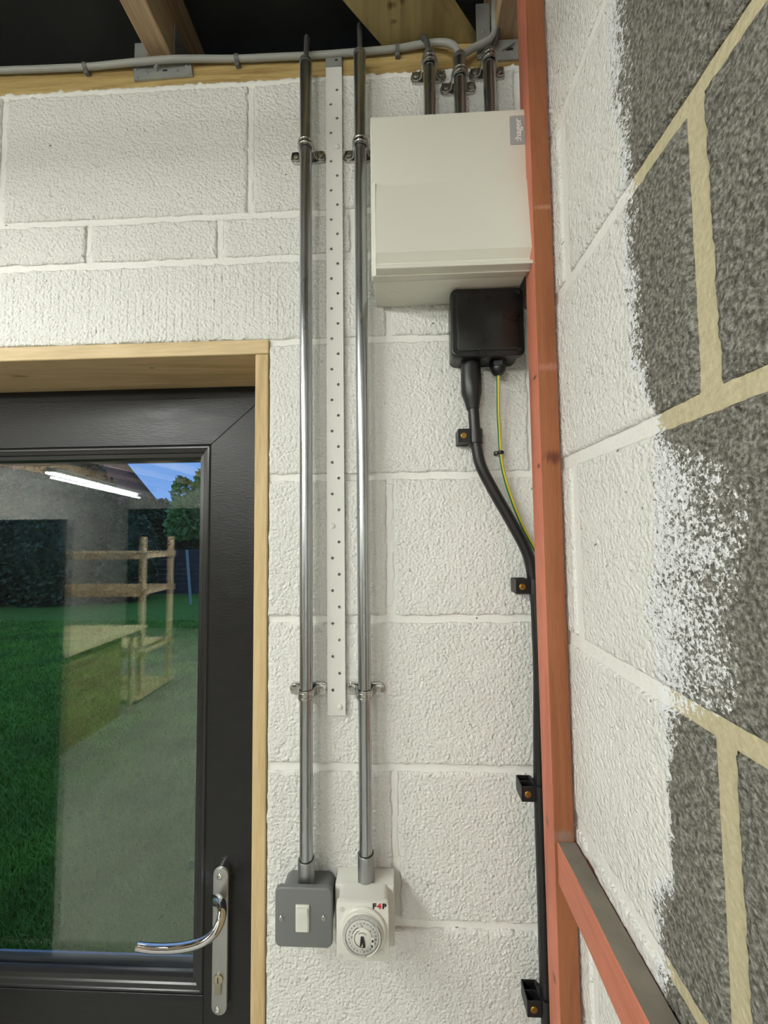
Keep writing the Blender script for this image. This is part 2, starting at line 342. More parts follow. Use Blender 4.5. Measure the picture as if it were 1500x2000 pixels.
def slab(name, face, u0, u1, z0, z1, out, m, parent, res=.0023, seed=1, amp=.0005, edge=.0035, depth=.016, rough_edge=.0014, groove=False, pnt=False, hollow=0.):
    """one block: a finely divided, uneven face with broken arrises, and its sides running back into the joint.
       face 'B' = back wall (u is x, face at y=-out); 'R' = right wall (u is y, face at x=XW-out)"""
    nu = max(2, int((u1-u0)/res)); nz = max(2, int((z1-z0)/res))
    us = np.linspace(u0, u1, nu+1); zs = np.linspace(z0, z1, nz+1); U, Z = np.meshgrid(us, zs, indexing='ij')
    du = np.minimum(U-u0, u1-U); dz = np.minimum(Z-z0, z1-Z); dd = np.minimum(du, dz)
    n1 = vnoise(U+7, Z+7, .0075, seed)-.5; n2 = vnoise(U+3, Z+3, .0040, seed+1)-.5; n0 = vnoise(U+5, Z+5, .09, seed+2)-.5
    h = amp*(.9*n1+1.9*n2)+.0012*n0
    e = np.clip(1-(dd+n1*(.004 if face == 'B' else .0012))/edge, 0, 1); h = h-e*e*.003
    if hollow: h = h-hollow*np.sin(np.clip(((U-u0)/(u1-u0)) if (u1-u0) < (z1-z0) else ((Z-z0)/(z1-z0)), 0, 1)*np.pi)
    if groove:
        g = np.abs(((U+.0004*(vnoise(U*0+2, Z+3, .03, 3)-.5)*2) / .0134) % 1-.5); h = h-.0016*np.clip(1-g/.085, 0, 1)*np.clip((vnoise(U+1, Z+4, .02, 77)-.12)*4, 0, 1)
    jit = (vnoise(U+1, Z+2, .014, seed+9)-.5)*rough_edge*2*np.clip(1-dd/.006, 0, 1)
    Uj = U+np.where(U-u0 < u1-U, 1, -1)*jit*(du < .006); Zj = Z+np.where(Z-z0 < z1-Z, 1, -1)*jit*(dz < .006)
    H = out+h
    def pos(u, z, d): return np.stack([u, -d, z], -1) if face == 'B' else np.stack([XW-d, u, z], -1)
    V = pos(Uj, Zj, H).reshape(-1, 3)
    idx = np.arange((nu+1)*(nz+1)).reshape(nu+1, nz+1)
    Q = np.stack([idx[:-1, :-1], idx[1:, :-1], idx[1:, 1:], idx[:-1, 1:]], -1).reshape(-1, 4)
    rim = np.concatenate([idx[:, 0], idx[-1, 1:], idx[::-1, -1][1:], idx[0, ::-1][1:-1]])
    bv = V[rim].copy()
    if face == 'B': bv[:, 1] = -(out-depth)
    else: bv[:, 0] = XW-(out-depth)
    n = len(V); k = np.arange(len(rim)); kn = (k+1) % len(rim)
    S = np.stack([rim[kn], rim[k], n+k, n+kn], -1)
    V = np.concatenate([V, bv]); Q = np.concatenate([Q, S])
    if face == 'R': Q = Q[:, ::-1]
    me = bpy.data.meshes.new(name); me.vertices.add(len(V)); me.vertices.foreach_set('co', V.ravel())
    me.loops.add(len(Q)*4); me.loops.foreach_set('vertex_index', Q.ravel().astype(np.int32)); me.polygons.add(len(Q))
    me.polygons.foreach_set('loop_start', np.arange(len(Q), dtype=np.int32)*4); me.polygons.foreach_set('loop_total', np.full(len(Q), 4, dtype=np.int32))
    me.update(calc_edges=True); me.materials.append(m); me.shade_smooth()
    if pnt:
        at = me.attributes.new('paint', 'FLOAT', 'POINT'); at.data.foreach_set('value', paint(V[:, 1], V[:, 2]).astype(np.float32))
    o = bpy.data.objects.new(name, me); COL.objects.link(o)
    if parent: o.parent = parent
    return o

JT = [.5470, .3219, .0969, -.1281, -.3531, -.5781, -.8031, -1.0281, -1.2531, -1.4781, -1.70]   # bed joints: underside of the block above, relative to the camera
JT = [ZC+z for z in JT]
JW = .0115
RL, RR = W(0, 700).x, W(526, 700).x       # door opening side
XD0, XD1 = -1.17, -.2095                   # opening
# mortar backing of the back wall (the wall itself)
mb = MB()
def holed(mb, y0, y1):
    mb.box((XD1, y0, 0), (XW+.12, y1, ZC+.772)); mb.box((-5.2, y0, 0), (XD0, y1, ZC+.772)); mb.box((XD0, y0, ZC+.3215), (XD1, y1, ZC+.772))
holed(mb, .004, .105)
wall_b = struct(mb.build('wall_back', MORTAR_W, smooth=False), 'white painted blockwork wall around the glazed door')
zt = ZC+.770
# rows above the door
zr1, zr1b = W(300, 425).z, W(300, 502).z    # bed joints above the door (under the top row, under the cut row)
ztop0 = zr1+.004
xj = [W(488, 300).x]
def row(z0, z1, joints, x0, x1, seed, res=.0022, **k):
    xs = [x0]+sorted(joints)+[x1]
    for i in range(len(xs)-1):
        a = xs[i]+(JW/2 if i else 0); b = xs[i+1]-(JW/2 if i < len(xs)-2 else 0)
        slab('concrete_block', 'B', a, b, z0, z1, .0, BLOCK_W, wall_b, res, seed+i*13, **k)
VX = W(-60, 400).x
row(ztop0, zt, [W(4, 300).x, W(489, 300).x, W(489, 300).x+.45], VX-.2, XW, 100)
zc0 = W(300, 510).z+.004
row(zc0, zr1-JW+.004, [W(-180, 450).x, W(172, 465).x, W(429, 455).x, W(690, 455).x, W(690, 455).x+.225], VX-.2, XW, 200)
zl1 = W(300, 522).z
xl = W(752, 620).x
slab('lintel', 'B', VX-.2, xl, JT[1], zl1+.002, .0, BLOCK_W, wall_b, .0013, 31, groove=True, amp=.0004)
row(JT[1], zl1+.002, [], xl+JW, XW-.008, 300)
# courses beside the door
row(JT[2], JT[1]-JW, [W(1038, 800).x], XD1+.0005, XW, 400)
row(JT[3], JT[2]-JW, [W(762, 1060).x], XD1+.0005, XW, 500)
row(JT[4], JT[3]-JW, [], XD1+.0005, XW, 600)
row(JT[5], JT[4]-JW, [W(772, 1600).x], XD1+.0005, XW, 700)
row(JT[6], JT[5]-JW, [], XD1+.0005, XW, 800)
for i in range(6, 10): row(JT[i+1], JT[i]-JW, [XW-.225*(1+i % 2)] if not i % 2 else [], XD1+.0005, XW, 900+i*40, res=.02)
# blockwork left of the door, outside the photo: coarse blocks
zz = [0.05]+[z for z in sorted(JT) if z > .1 and z < ZC+.4]
for r_ in range(len(zz)-1):
    x = XD0-.0005; k = 0
    while x > -5.1:
        wdt = .22 if (k == 0 and r_ % 2) else .44
        slab('concrete_block', 'B', max(x-wdt, -5.19), x, zz[r_], zz[r_+1]-JW, .0, BLOCK_W, wall_b, .08, 50+r_*7+k); x -= wdt+JW; k += 1
for z0_, z1_ in ((JT[1], zl1), (zc0, zr1-JW+.004), (ztop0, zt)):
    x = VX-.2-JW
    while x > -5.1: slab('concrete_block', 'B', max(x-.44, -5.19), x, z0_, z1_, .0, BLOCK_W, wall_b, .08, int(abs(x)*100)); x -= .44+JW
# proud, trowelled perpend mortar seen above the door (each strip of mortar is a piece of the wall)
def perp(px, y0, y1, lean=0, wd=.012, outd=-.0015):
    a = W(px, y0); b = W(px+lean, y1)
    slab('mortar_joint', 'B', (a.x+b.x)/2-wd/2, (a.x+b.x)/2+wd/2, b.z, a.z, outd, MORTAR_W, wall_b, .002, int(px), amp=.0002, edge=.003, depth=.004, hollow=.0012)
for p_ in ((489, 168, 396), (172, 440, 500), (429, 424, 484), (761, 945, 1187), (771, 1508, 1680)): perp(*p_)

# right wall: blocks bare grey away from the corner
JR = [ZC+.772, *JT]
mb_ = slab('wall_right', 'R', -1.0, .1, .0, ZC+.9, -.0032, MORTAR_R, None, .004, 3, amp=.0003, pnt=True, depth=.1)
wall_r = struct(mb_, 'blockwork side wall, white paint by the corner and bare grey beyond')
def rrow(z0, z1, ys, seed, res=.0022):
    z1 -= .004; JW = .0165
    ys = sorted(ys); ys = [-1.0]+ys+[-.0005]
    for i in range(len(ys)-1):
        a = ys[i]+(JW/2+.0006 if i else 0); b = ys[i+1]-(JW/2+.0006 if i < len(ys)-2 else 0)
        if b-a > .01: slab('concrete_block', 'R', a, b, z0, z1, .0, BLOCK_R, wall_r, res if b > -.62 else .03, seed+i*17, pnt=True, amp=.0006, depth=.010, rough_edge=.0004)
rrow(JT[0], ZC+.772, [-.335, -.785], 1000)
rrow(ZC+.7835, ZC+.9, [-.128, -.578], 1050)
rrow(JT[1], JT[0]-JW, [-.130, -.580], 1100)
rrow(JT[2], JT[1]-JW, [-.337, -.787], 1200)
rrow(JT[3], JT[2]-JW, [-.128, -.578], 1300)
rrow(JT[4], JT[3]-JW, [-.331, -.781], 1400)
rrow(JT[5], JT[4]-JW, [-.130, -.580], 1500)
rrow(JT[6], JT[5]-JW, [-.335, -.785], 1600)
for i in range(6, 10): rrow(JT[i+1], JT[i]-JW, [-.13-.2*(i % 2), -.58-.2*(i % 2)], 1700+i*50, .02)

# rest of the room
def plain(name, lo, hi, m, label=None):
    return struct(MB().box(lo, hi).build(name, m, smooth=False), label)
plain('wall_right_rear', (XW, -6.3, 0), (XW+.1, -1.0005, ZC+.95), M['plaster'])
gd = root('door_2', 'dark panelled garage door in the rear wall', 'x'); del gd['category']; gd['kind'] = 'structure'
for i in range(5): MB().box((-5.18, -6.298, .02+i*.45), (-1.2, -6.26, .02+i*.45+.445), .006, 1).build('door_panel', M['locker'], gd)
gd_done = settle(gd, (-3.1, -6.28, 0))
plain('wall_left', (-5.3, -6.3, 0), (-5.2, 0.1, ZC+.95), mat('grey_render', (.42, .42, .40), .85, bump=.3, bscale=60))
plain('wall_rear', (-5.3, -6.4, 0), (XW+.1, -6.3, ZC+.95), M['plaster'])
plain('floor', (-5.3, -6.4, -.12), (XW+.1, .105, 0), M['floor'])
rf = MB(); rf.box((-5.4, -6.5, ZC+.99), (XW+.3, .3, ZC+1.03)); rf.box((-5.4, .13, ZC+.775), (XW+.3, .15, ZC+.99)); 
struct(rf.build('ceiling', M['roof'], smooth=False), 'black roofing membrane between the joists')

# ------------------------------------------------------------------ roof timbers
t = root('wall_plate', 'long pale timber wall plate lying on top of the blockwork', 'timber')
mb = MB().box((-5.19, -.001, ZC+.7765), (XW-.001, .10, ZC+.8215), .002, 1); mb.build('plate_board', M['plate'], t)
# ragged paint-and-mortar bed under the plate
for i, x in enumerate(np.arange(VX, XW-.01, .045)):
    pass
settle(t, (-2.5, .05, ZC+.7765))
slab('bedding_mortar', 'B', VX-.2, XW, zt-.002, ZC+.7785, .0005, MORTAR_W, wall_b, .003, 44, amp=.001, edge=.002, depth=.006, rough_edge=.0012)
JZ0, JZ1 = ZC+.826, ZC+.978
def joist(x0, x1, label, m=None):
    t = root('roof_joist', label, 'joist', 'roof joists')
    MB().box((x0, -6.2, JZ0), (x1, .118, JZ1), .002, 1).build('timber', m or M['joist'], t); settle(t, ((x0+x1)/2, -3, JZ0)); return t
jx0, jx1 = WZ(232, 0, JZ0).x, WZ(283, 0, JZ0).x
joist(jx0, jx1, 'pale roof joist above the glazed door, ending in the nailed bracket')
joist(.168, .2105, 'short-looking roof joist tight in the corner behind the red post')
for i, x in enumerate((-1.05, -1.65, -2.25, -2.85, -3.45, -4.05, -4.65)): joist(x, x+.044, 'roof joist left of the door, %s from the corner' % ['third', 'fourth', 'fifth', 'sixth', 'seventh', 'eighth', 'ninth'][i])
# diagonal board
t = root('diagonal_brace', 'wide greenish timber board running diagonally under the black roof', 'timber')
z = JZ0-.004
a, b = WZ(745, 88, z), WZ(913, 84, z); d = Vector((-1, -1, 0)).normalized()
L1 = (a.x-(jx1+.004))*1.41421
L0 = .06
p1 = a-d*L0; p2 = b-d*L0; p1.y = min(p1.y, .12); p2.y = min(p2.y, .12)
q1 = a+d*L1; q2 = b+d*(b.x-(jx1+.004))*1.41421
bs = [(WZ(px, py, z)-Vector((a.x, a.y, z)), rr, (.09, .055, .02)) for px, py, rr in ((765, 10, (.016, .012, .05)), (785, -2, (.012, .012, .05)), (770, 42, (.012, .010, .05)))]
M['brace'] = wood('treated_timber_knots', (.17, .125, .045), (.36, .28, .12), 1, 10, knots=False, spots=bs)
MB().prism([(p1.x, p1.y), (p2.x, p2.y), (q2.x, q2.y), (q1.x, q1.y)], z, z+.045, 'XY').build('board', M['brace'], t); settle(t, (a.x, a.y, z))

# joist hangers
def plate_poly(mb, pts, y0, y1): mb.prism(pts, y0, y1, 'XZ')
t = root('joist_hanger', 'grey galvanised nailed bracket under the pale joist', 'bracket', 'galvanised brackets')
c = [W(260, 131, -.004), W(373, 122, -.004), W(376, 148, -.004), W(262, 157, -.004)]
MB().prism([(p.x, p.z) for p in c][::-1], -.0045, -.0015, 'XZ').build('face_plate', M['galv'], t)
e = MB(); a = W(264, 112, 0); b = W(290, 68, 0)
e.box((jx0-.003, .0, JZ0-.006), (jx0-.0008, .05, JZ0+.04)); e.box((jx1+.0008, .0, JZ0-.006), (jx1+.003, .11, JZ0+.065)); e.box((jx0-.026, -.0035, JZ0-.008), (jx0-.003, -.0015, JZ0+.028))
e.box((jx0-.003, -.0035, JZ0-.008), (jx1+.003, .05, JZ0-.0045)); e.build('flange', M['galv'], t)
for p in ((266, 136), (285, 141), (267, 151), (346, 137), (364, 128), (370, 144)):
    c = W(*p, -.005); MB().lathe([(.0022, 0), (.002, .0012), (.0005, .0018)], (c.x, -.0045, c.z), (0, -1, 0), 10).build('nail_head', M['galv'], t)
c = W(309, 133, -.006); MB().prism([(c.x-.005, c.z-.005), (c.x+.001, c.z+.006), (c.x+.004, c.z+.005), (c.x-.002, c.z-.005)], -.011, -.0045, 'XZ').build('bent_tab', M['galv'], t)
c = W(322, 137, -.005); MB().box((c.x-.004, -.0049, c.z-.0015), (c.x+.004, -.0046, c.z+.0015)).build('slot', M['dark'], t)
settle(t, W(318, 140, 0))
t = root('joist_hanger', 'grey galvanised bracket in the corner beside the red post', 'bracket', 'galvanised brackets')
a = W(962, 80, -.004); b = W(1030, 114, -.004)
MB().box((a.x, -.0045, b.z), (min(b.x, XW-.002), -.0015, a.z)).build('face_plate', M['galv'], t)
a = W(931, 82, -.004); b = W(957, 42, -.004); MB().box((a.x, -.0040, a.z-.03), (b.x, -.0015, JZ0+.06)).build('flange', M['galv'], t)
c = W(993, 95, -.006); MB().prism([(c.x-.011, c.z-.003), (c.x+.009, c.z+.012), (c.x+.010, c.z+.009), (c.x+.001, c.z+.002)], -.008, -.0045, 'XZ').build('bent_tab', M['galv'], t)
MB().box((c.x-.004, -.0049, c.z-.0015), (c.x+.008, -.0046, c.z+.003)).build('slot', M['dark'], t)
for p in ((934, 108), (944, 60)):
    c = W(*p, -.005); MB().lathe([(.0030, 0), (.0028, .0012), (.0005, .002)], (c.x, -.004, c.z), (0, -1, 0), 10).build('nail_head', M['galv'], t)
settle(t, W(985, 95, 0))

# ------------------------------------------------------------------ grey cables along the plate
def cable(name, label, pts, r, m, smooth=True):
    t = root(name, label, 'cable'); P = [W(*p) for p in pts]
    MB().tube(smooth_path(P, 6), r, 14).build('sheath', m, t); settle(t, P[0]); return t
cable('grey_cable', 'long grey sheathed cable clipped along the timber plate, bending into the middle conduit', [(-160, 150, -.0075), (-20, 139, -.0075), (80, 135, -.0075), (168, 131, -.0075), (230, 125, -.009), (290, 119, -.0125), (340, 115.5, -.0125), (390, 115, -.009), (463, 115, -.0075), (530, 112, -.0075), (600, 109, -.0075),
     (700, 102, -.0075), (776, 95, -.0075), (815, 88, -.009), (850, 83.5, -.012), (874, 84, -.017), (888, 91, -.021), (895, 102, -.022), (896.5, 120, -.022)], .0049, M['sheath'])
cable('grey_cable', 'short grey cable rising from the middle conduit into the roof corner', [(900, 112, -.019), (908, 104, -.016), (925, 94, -.013), (945, 84, -.0125), (960, 74, -.0125), (966, 58, -.0125), (965, 35, -.0125), (966, 0, -.0125), (968, -40, -.0125), (970, -90, -.0125)], .0052, M['sheath'])
cable('dark_cable', 'thin dark cable going up beside the corner joist', [(958, 100, -.019), (966, 88, -.016), (972, 70, -.012), (976, 30, -.012), (984, -20, -.012), (986, -90, -.012)], .0026, M['tail'])
for p, lb in (((168, 131), 'small dark cable clip near the left picture edge'), ((463, 115), 'small dark cable clip above the tall mortar joint'), ((776, 96), 'small dark cable clip below the diagonal board')):
    t = root('cable_clip', lb, 'clip', 'cable clips on the timber plate'); c = W(p[0], p[1], -.0075)
    mb = MB(); arc = [(c.x, -.0075-.0062*math.cos(a), c.z+.0062*math.sin(a)) for a in np.linspace(-1.6, 1.9, 12)]
    arc = [(c.x, -.0015, c.z-.0062)]+arc; mb.prism([(q[1], q[2]) for q in arc]+[(q[1]+(.0018 if i else 0), c.z+(q[2]-c.z)*.78) for i, q in list(enumerate(arc))[::-1]], c.x-.0035, c.x+.0035, 'YZ')
    mb.build('hook', M['clip'], t); MB().box((c.x-.0038, -.0085, c.z-.0105), (c.x+.0038, -.0012, c.z-.0052), .0008, 1).build('foot', M['clip'], t)
    settle(t, (c.x, 0, c.z))

# ------------------------------------------------------------------ conduits
CY = -.0215; CR = .0098
def conduit(label, xc, zb, ztop, tail, coup=None, lean=(0, 0), bendtop=None):
    t = root('conduit', label, 'conduit', 'galvanised conduits'); x0, x1 = xc   # x at bottom, x at top
    MB().tube([(x0, CY, zb), (x0+(x1-x0)*.33, CY, zb+(ztop-zb)*.33), (x0+(x1-x0)*.66, CY, zb+(ztop-zb)*.66), (x1, CY, ztop)], CR, 32).build('tube', M['conduit'], t)
    MB().lathe([(CR+.0006, 0), (CR+.0006, .006), (CR-.001, .008), (CR-.0025, .0082)], (x1, CY, ztop-.006), (0, 0, 1), 28).build('end_bush', M['coupler'], t)
    if coup:
        MB().lathe([(CR+.0005, 0), (CR+.0024, 0), (CR+.0024, coup-.001), (CR+.0018, coup), (CR+.0001, coup)], (x0, CY, zb), (0, 0, 1), 32).build('coupler', M['coupler'], t)
        MB().lathe([(CR+.0002, 0), (CR+.0009, 0), (CR+.0009, .0006), (CR+.0002, .0008)], (x0, CY, zb+coup), (0, 0, 1), 32).build('sealing_ring', M['dark'], t)
    if tail:
        P = [Vector((x1+dx, y, z)) for dx, y, z in tail]; MB().tube(smooth_path(P, 4), .0042, 12).build('cable_tail', M['tail'], t)
    settle(t, (x0, CY, zb)); return t
c1b, c1t = W(598.3, 1640, CY), W(597.5, 121, CY)
c2b, c2t = W(714.5, 1640, CY), W(702.5, 106, CY)
gb_top = W(590, 1697, 0).z-.0015
tb_top = W(700, 1690, 0).z-.0015
z88 = W(600, 90, CY).z; z65 = W(702, 66, CY).z
conduit('leftmost galvanised conduit, running down to the grey metal switch box', (c1b.x, c1t.x), gb_top, c1t.z, [(0, CY, c1t.z-.01), (.0003, CY, c1t.z+.01), (.001, CY, z88+.004), (.001, CY+.004, z88+.02), (.001, CY+.03, z88+.035)], W(598, 1676, CY).z-gb_top)
conduit('second long galvanised conduit, running down to the white timer', (c2b.x, c2t.x), tb_top, c2t.z, [(0, CY, c2t.z-.01), (.0006, CY, c2t.z+.01), (.0003, CY, z65), (0, CY+.004, z65+.02), (0, CY+.03, z65+.035)], W(714, 1665, CY).z-tb_top)
HZ0, HZ1 = ZC+.368, W(722, 228, -.08).z
s1b = W(839, 215, CY).x; s1t = W(838, 108, CY)
conduit('short conduit on the left above the cream enclosure', (s1b, s1t.x), HZ1, s1t.z, [(0, CY, s1t.z-.01), (-.001, CY, s1t.z+.012), (-.0045, CY+.002, s1t.z+.03), (-.008, CY+.006, W(829, 66, CY).z), (-.009, CY+.02, W(829, 66, CY).z+.02)])
s2 = W(897, 112, CY); conduit('short middle conduit above the cream enclosure, fed by the grey cables', (W(899, 215, CY).x, s2.x), HZ1, s2.z, None)
s3 = W(955, 104, CY); conduit('short conduit above the cream enclosure, nearest the red post', (W(957, 215, CY).x, s3.x), HZ1, s3.z, None)

def stadium(x0, x1, z0, z1, n=8):
    return rrect(x0, x1, z0, z1, (z1-z0)/2-.00001, n)
def saddle(label, c, tiltz=0):
    """spacer bar saddle, modelled round the conduit axis at the origin (y = 0 is the wall)"""
    t = root('conduit_saddle', label, 'bracket', 'conduit saddles'); c = Vector(c)
    MB().prism(stadium(-.0298, .0298, -.0096, .0096), -.0042, -.0006, 'XZ', .0006, 2).build('base_plate', M['zinc'], t)
    R = CR+.0012; y0 = CY; path = []
    foot = -.0056
    path = [(-.0272, foot), (-.0155, foot)]+[(-R-.0012, -.0085), (-R, CY+.004)]+[(R*math.cos(a), y0+R*math.sin(a)) for a in np.linspace(math.pi, 2*math.pi, 15)]+[(R, CY+.004), (R+.0012, -.0085), (.0155, foot), (.0272, foot)]
    hw = .0068; mb = MB(); vs = []; th = .0013
    P = [Vector((x, y, 0)) for x, y in path]; n = len(P)
    for i in range(n):
        tg = (P[min(i+1, n-1)]-P[max(i-1, 0)]).normalized(); nr = Vector((tg.y, -tg.x, 0))
        if nr.y > 0 and (i < 2 or i > n-3): nr = -nr
        for q, zz_ in ((0, -hw), (1, -hw), (1, hw), (0, hw)): vs.append(P[i]+nr*th*q+Vector((0, 0, zz_)))
    fs = [(4*i+k, 4*i+(k+1) % 4, 4*i+4+(k+1) % 4, 4*i+4+k) for i in range(n-1) for k in range(4)]+[(3, 2, 1, 0), (4*n-4, 4*n-3, 4*n-2, 4*n-1)]
    mb.add(vs, fs)
    mb.prism(stadium(-.0284, -.0125, -.0076, .0076), foot-.0013, foot+.0012, 'XZ', .0005, 2); mb.prism(stadium(.0125, .0284, -.0076, .0076), foot-.0013, foot+.0012, 'XZ', .0005, 2)
    mb.build('strap', M['zinc'], t)
    for zz_ in (-.0034, .0034):
        MB().tube([((R+th)*math.cos(a), y0+(R+th)*math.sin(a), zz_) for a in np.linspace(math.pi*.93, math.pi*2.07, 20)], .0011, 8).build('rib', M['zinc'], t)
    for s in (-1, 1): screw('screw', t, (s*.0204, foot-.0012, .0), .0037, M['steel'], .0016)
    t.location = (c.x, 0, c.z); return t
def sx_at(py, cb, ct): # conduit axis x at a pixel row
    z = W(650, py, CY).z; k = (z-cb.z)/(ct.z-cb.z); return cb.x+(ct.x-cb.x)*k
for lb, x, py in (('upper conduit saddle on the leftmost long conduit', sx_at(312, c1b, c1t), W(600, 312, 0).z), ('lower conduit saddle on the leftmost long conduit', sx_at(1343, c1b, c1t), W(600, 1343, 0).z),
                  ('upper conduit saddle beside the cream enclosure, half hidden by it', sx_at(309, c2b, c2t), W(700, 309, 0).z), ('lower conduit saddle on the second long conduit', sx_at(1343, c2b, c2t), W(714, 1343, 0).z),
                  ('conduit saddle on the left short conduit above the enclosure', s1t.x, W(838, 156, 0).z), ('conduit saddle on the middle short conduit, lowest of the three above the enclosure', s2.x, W(897, 178, 0).z),
                  ('conduit saddle nearest the red post above the enclosure', s3.x, W(955, 149, 0).z)):
    saddle(lb, (x, 0, py))

# ------------------------------------------------------------------ perforated strap
t = root('perforated_strap', 'white painted perforated metal strap between the two long conduits', 'strap')
xa, xb = W(637.5, 130).x, W(668.5, 130).x; xa2, xb2 = W(641, 1391).x, W(676, 1391).x
zs0 = W(650, 112).z; zs1 = W(650, 140).z; ze = W(660, 1391).z
hp = .0252; h0 = W(656, 184).z
def strap_mesh(cells, y0=-.0062, y1=-.0046):
    mb = MB()
    for (za, zb_, hole) in cells:
        def xr(z): k = (z-ze)/(zs0-ze); return xa2+(xa-xa2)*k, xb2+(xb-xb2)*k
        l0, r0 = xr(za); l1, r1 = xr(zb_); zm = (za+zb_)/2
        oct_ = [((l0+r0)/2+hole+.0025*math.cos(a), zm+.0025*math.sin(a)) for a in [math.radians(22.5+45*k) for k in range(8)]]
        # za is the top, zb_ the bottom
        cor = [(r0, zm+.002), (r0, za), (l0, za), (l0, zm+.002), (l1, zm-.002), (l1, zb_), (r1, zb_), (r1, zm-.002)]
        for y in (y0, y1):
            o = [(x, y, z) for x, z in oct_]; c = [(x, y, z) for x, z in cor]
            fs = [(i, (i+1) % 8, 8+(i+1) % 8, 8+i) for i in range(8)]; mb.add(o+c, fs)
        mb.add([(x, y0, z) for x, z in oct_]+[(x, y1, z) for x, z in oct_], [(i, (i+1) % 8, 8+(i+1) % 8, 8+i) for i in range(8)])
        mb.add([(l0, y0, za), (l1, y0, zb_), (l1, y1, zb_), (l0, y1, za)], [(0, 1, 2, 3)]); mb.add([(r0, y0, za), (r1, y0, zb_), (r1, y1, zb_), (r0, y1, za)], [(0, 1, 2, 3)])
    return mb
cells = [(h0+hp/2-i*hp, h0+hp/2-(i+1)*hp, .0052 if i % 2 == 0 else -.0052) for i in range(41)]
cells[-1] = (cells[-1][0], cells[-1][0]-.0252, .0052)
s_ = strap_mesh(cells).build('painted_band', M['strap_w'], t, smooth=False)
top = MB(); top.box((xa, -.0062, h0+hp/2), (xb, -.0046, zs1)); top.build('plain_band', M['strap_w'], t, smooth=False)
zc_ = (zs0+zs1)/2
o = strap_mesh([(zs0, zs1, .0045)]).build('bare_end', M['galv'], t, smooth=False); o['label'] = 'bare grey metal end'
for i, sg in ((4, .0052), (29, -.0052), (40, .0052)):
    z = h0-i*hp; k = (z-ze)/(zs0-ze); xm = (xa2+xb2)/2*(1-k)+(xa+xb)/2*k
    MB().lathe([(.0044, 0), (.0040, .0012), (.002, .0022), (.0001, .0023)], (xm+sg, -.0062, z), (0, -1, 0), 16).build('screw_head', M['screw_w'], t)
settle(t, (xa2, 0, ze))

# ------------------------------------------------------------------ consumer unit
t = root('consumer_unit', 'cream metal consumer unit with a drop-down cover', 'enclosure')
HX0, HX1 = W(722, 228, -.08).x, W(1024, 214, -.08).x
HX0 = (HX0+W(726, 535, -.08).x)/2; HX1 = W(1030, 300, -.08).x-.001
MB().box((HX0+.0025, -.064, HZ0), (HX1-.0025, -.0005, HZ1-.001), .0015, 2).build('back_box', M['cream'], t)
MB().box((HX0, -.0800, HZ0-.001), (HX1, -.0645, HZ1), .0022, 3).build('front_cover', M['cream'], t)
fz0, fz1 = W(730, 528, -.091).z, W(728, 362, -.082).z
zb1, zb2 = W(900, 490, -.090).z, W(900, 516, -.083).z
FX0, FX1 = HX0+.0075, HX1-.0012
flap = [(-.0795, fz1), (-.0815, fz1-.0012), (-.0925, zb1), (-.0835, zb1-.009), (-.0835, zb2), (-.0930, zb2-.0045), (-.0945, zb2-.0062), (-.0945, fz0+.0012), (-.0935, fz0), (-.0795, fz0)]
mb = MB(); mb.prism(flap, FX0, FX1, 'YZ'); mb.build('flap', M['cream'], t)
# chamfered left wing of the cover, raised rim beside the flap
MB().prism([(HX0+.0015, -.0795), (HX0+.0030, -.0815), (FX0-.0006, -.0835), (FX0-.0006, -.0795)], fz0-.002, fz1+.004, 'XY').build('cover_rim', M['cream'], t)
MB().box((HX0+.0012, -.0806, HZ0+.0008), (HX1-.001, -.0799, fz0-.0022)).build('lower_band', M['cream'], t)
for px in (768, 915):   # knock-outs pressed into the underside
    c = W(px, 575, -.03); MB().tube([(c.x+.011*math.cos(a), -.03+.011*math.sin(a), HZ0-.0001) for a in np.linspace(0, 2*math.pi, 25)], .0003, 6).build('knockout', M['cream'], t)
la, lb_ = W(995, 227, -.0802), W(1021, 282, -.0802)
lab = MB().prism(rrect(la.x, HX1-.0012, lb_.z, la.z, .0022), -.0806, -.0799, 'XZ').build('logo_plate', M['label_grey'], t)
text('lettering', ':hager', .0125, M['label_white'], lab, ((la.x+HX1-.001)/2+.0008, -.0807, (la.z+lb_.z)/2), (math.pi/2, -math.pi/2, 0), .0001, 1.12, .0002)
settle(t, ((HX0+HX1)/2, 0, HZ0))

# ------------------------------------------------------------------ black junction box with gland
t = root('junction_box', 'square black plastic junction box under the cream enclosure', 'junction box')
BX0, BX1 = W(881, 640, -.046).x, W(1025, 640, -.046).x; BZ0, BZ1 = W(950, 695, -.046).z, HZ0-.0025
MB().prism(rrect(BX0+.0028, BX1-.0028, BZ0+.0028, BZ1-.0015, .009), -.036, -.0005, 'XZ').build('body', M['black_pl'], t)
MB().prism(rrect(BX0, BX1, BZ0, BZ1, .009), -.046, -.0355, 'XZ', .0035, 4).build('lid', M['black_pl'], t)
MB().prism(rrect(BX0+.008, BX1-.008, BZ0+.008, BZ1-.008, .006), -.0472, -.0458, 'XZ', .001, 2).build('lid_panel', M['black_pl'], t)
for x in (BX0+.0085, BX1-.0085):
    for z in (BZ0+.0085, BZ1-.0085): MB().lathe([(.0035, 0), (.0035, .0012), (.0022, .0012), (.0022, .0004), (.0001, .0004)], (x, -.0458, z), (0, -1, 0), 16).build('lid_screw', M['dark'], t)
g = W(973, 722, -.022); gz = BZ0+.0028
MB().lathe([(.0125, 0), (.0125, .0105), (.0112, .012)], (g.x, -.022, gz), (0, 0, -1), 6).build('gland_nut', M['black_rub'], t, ang=20)
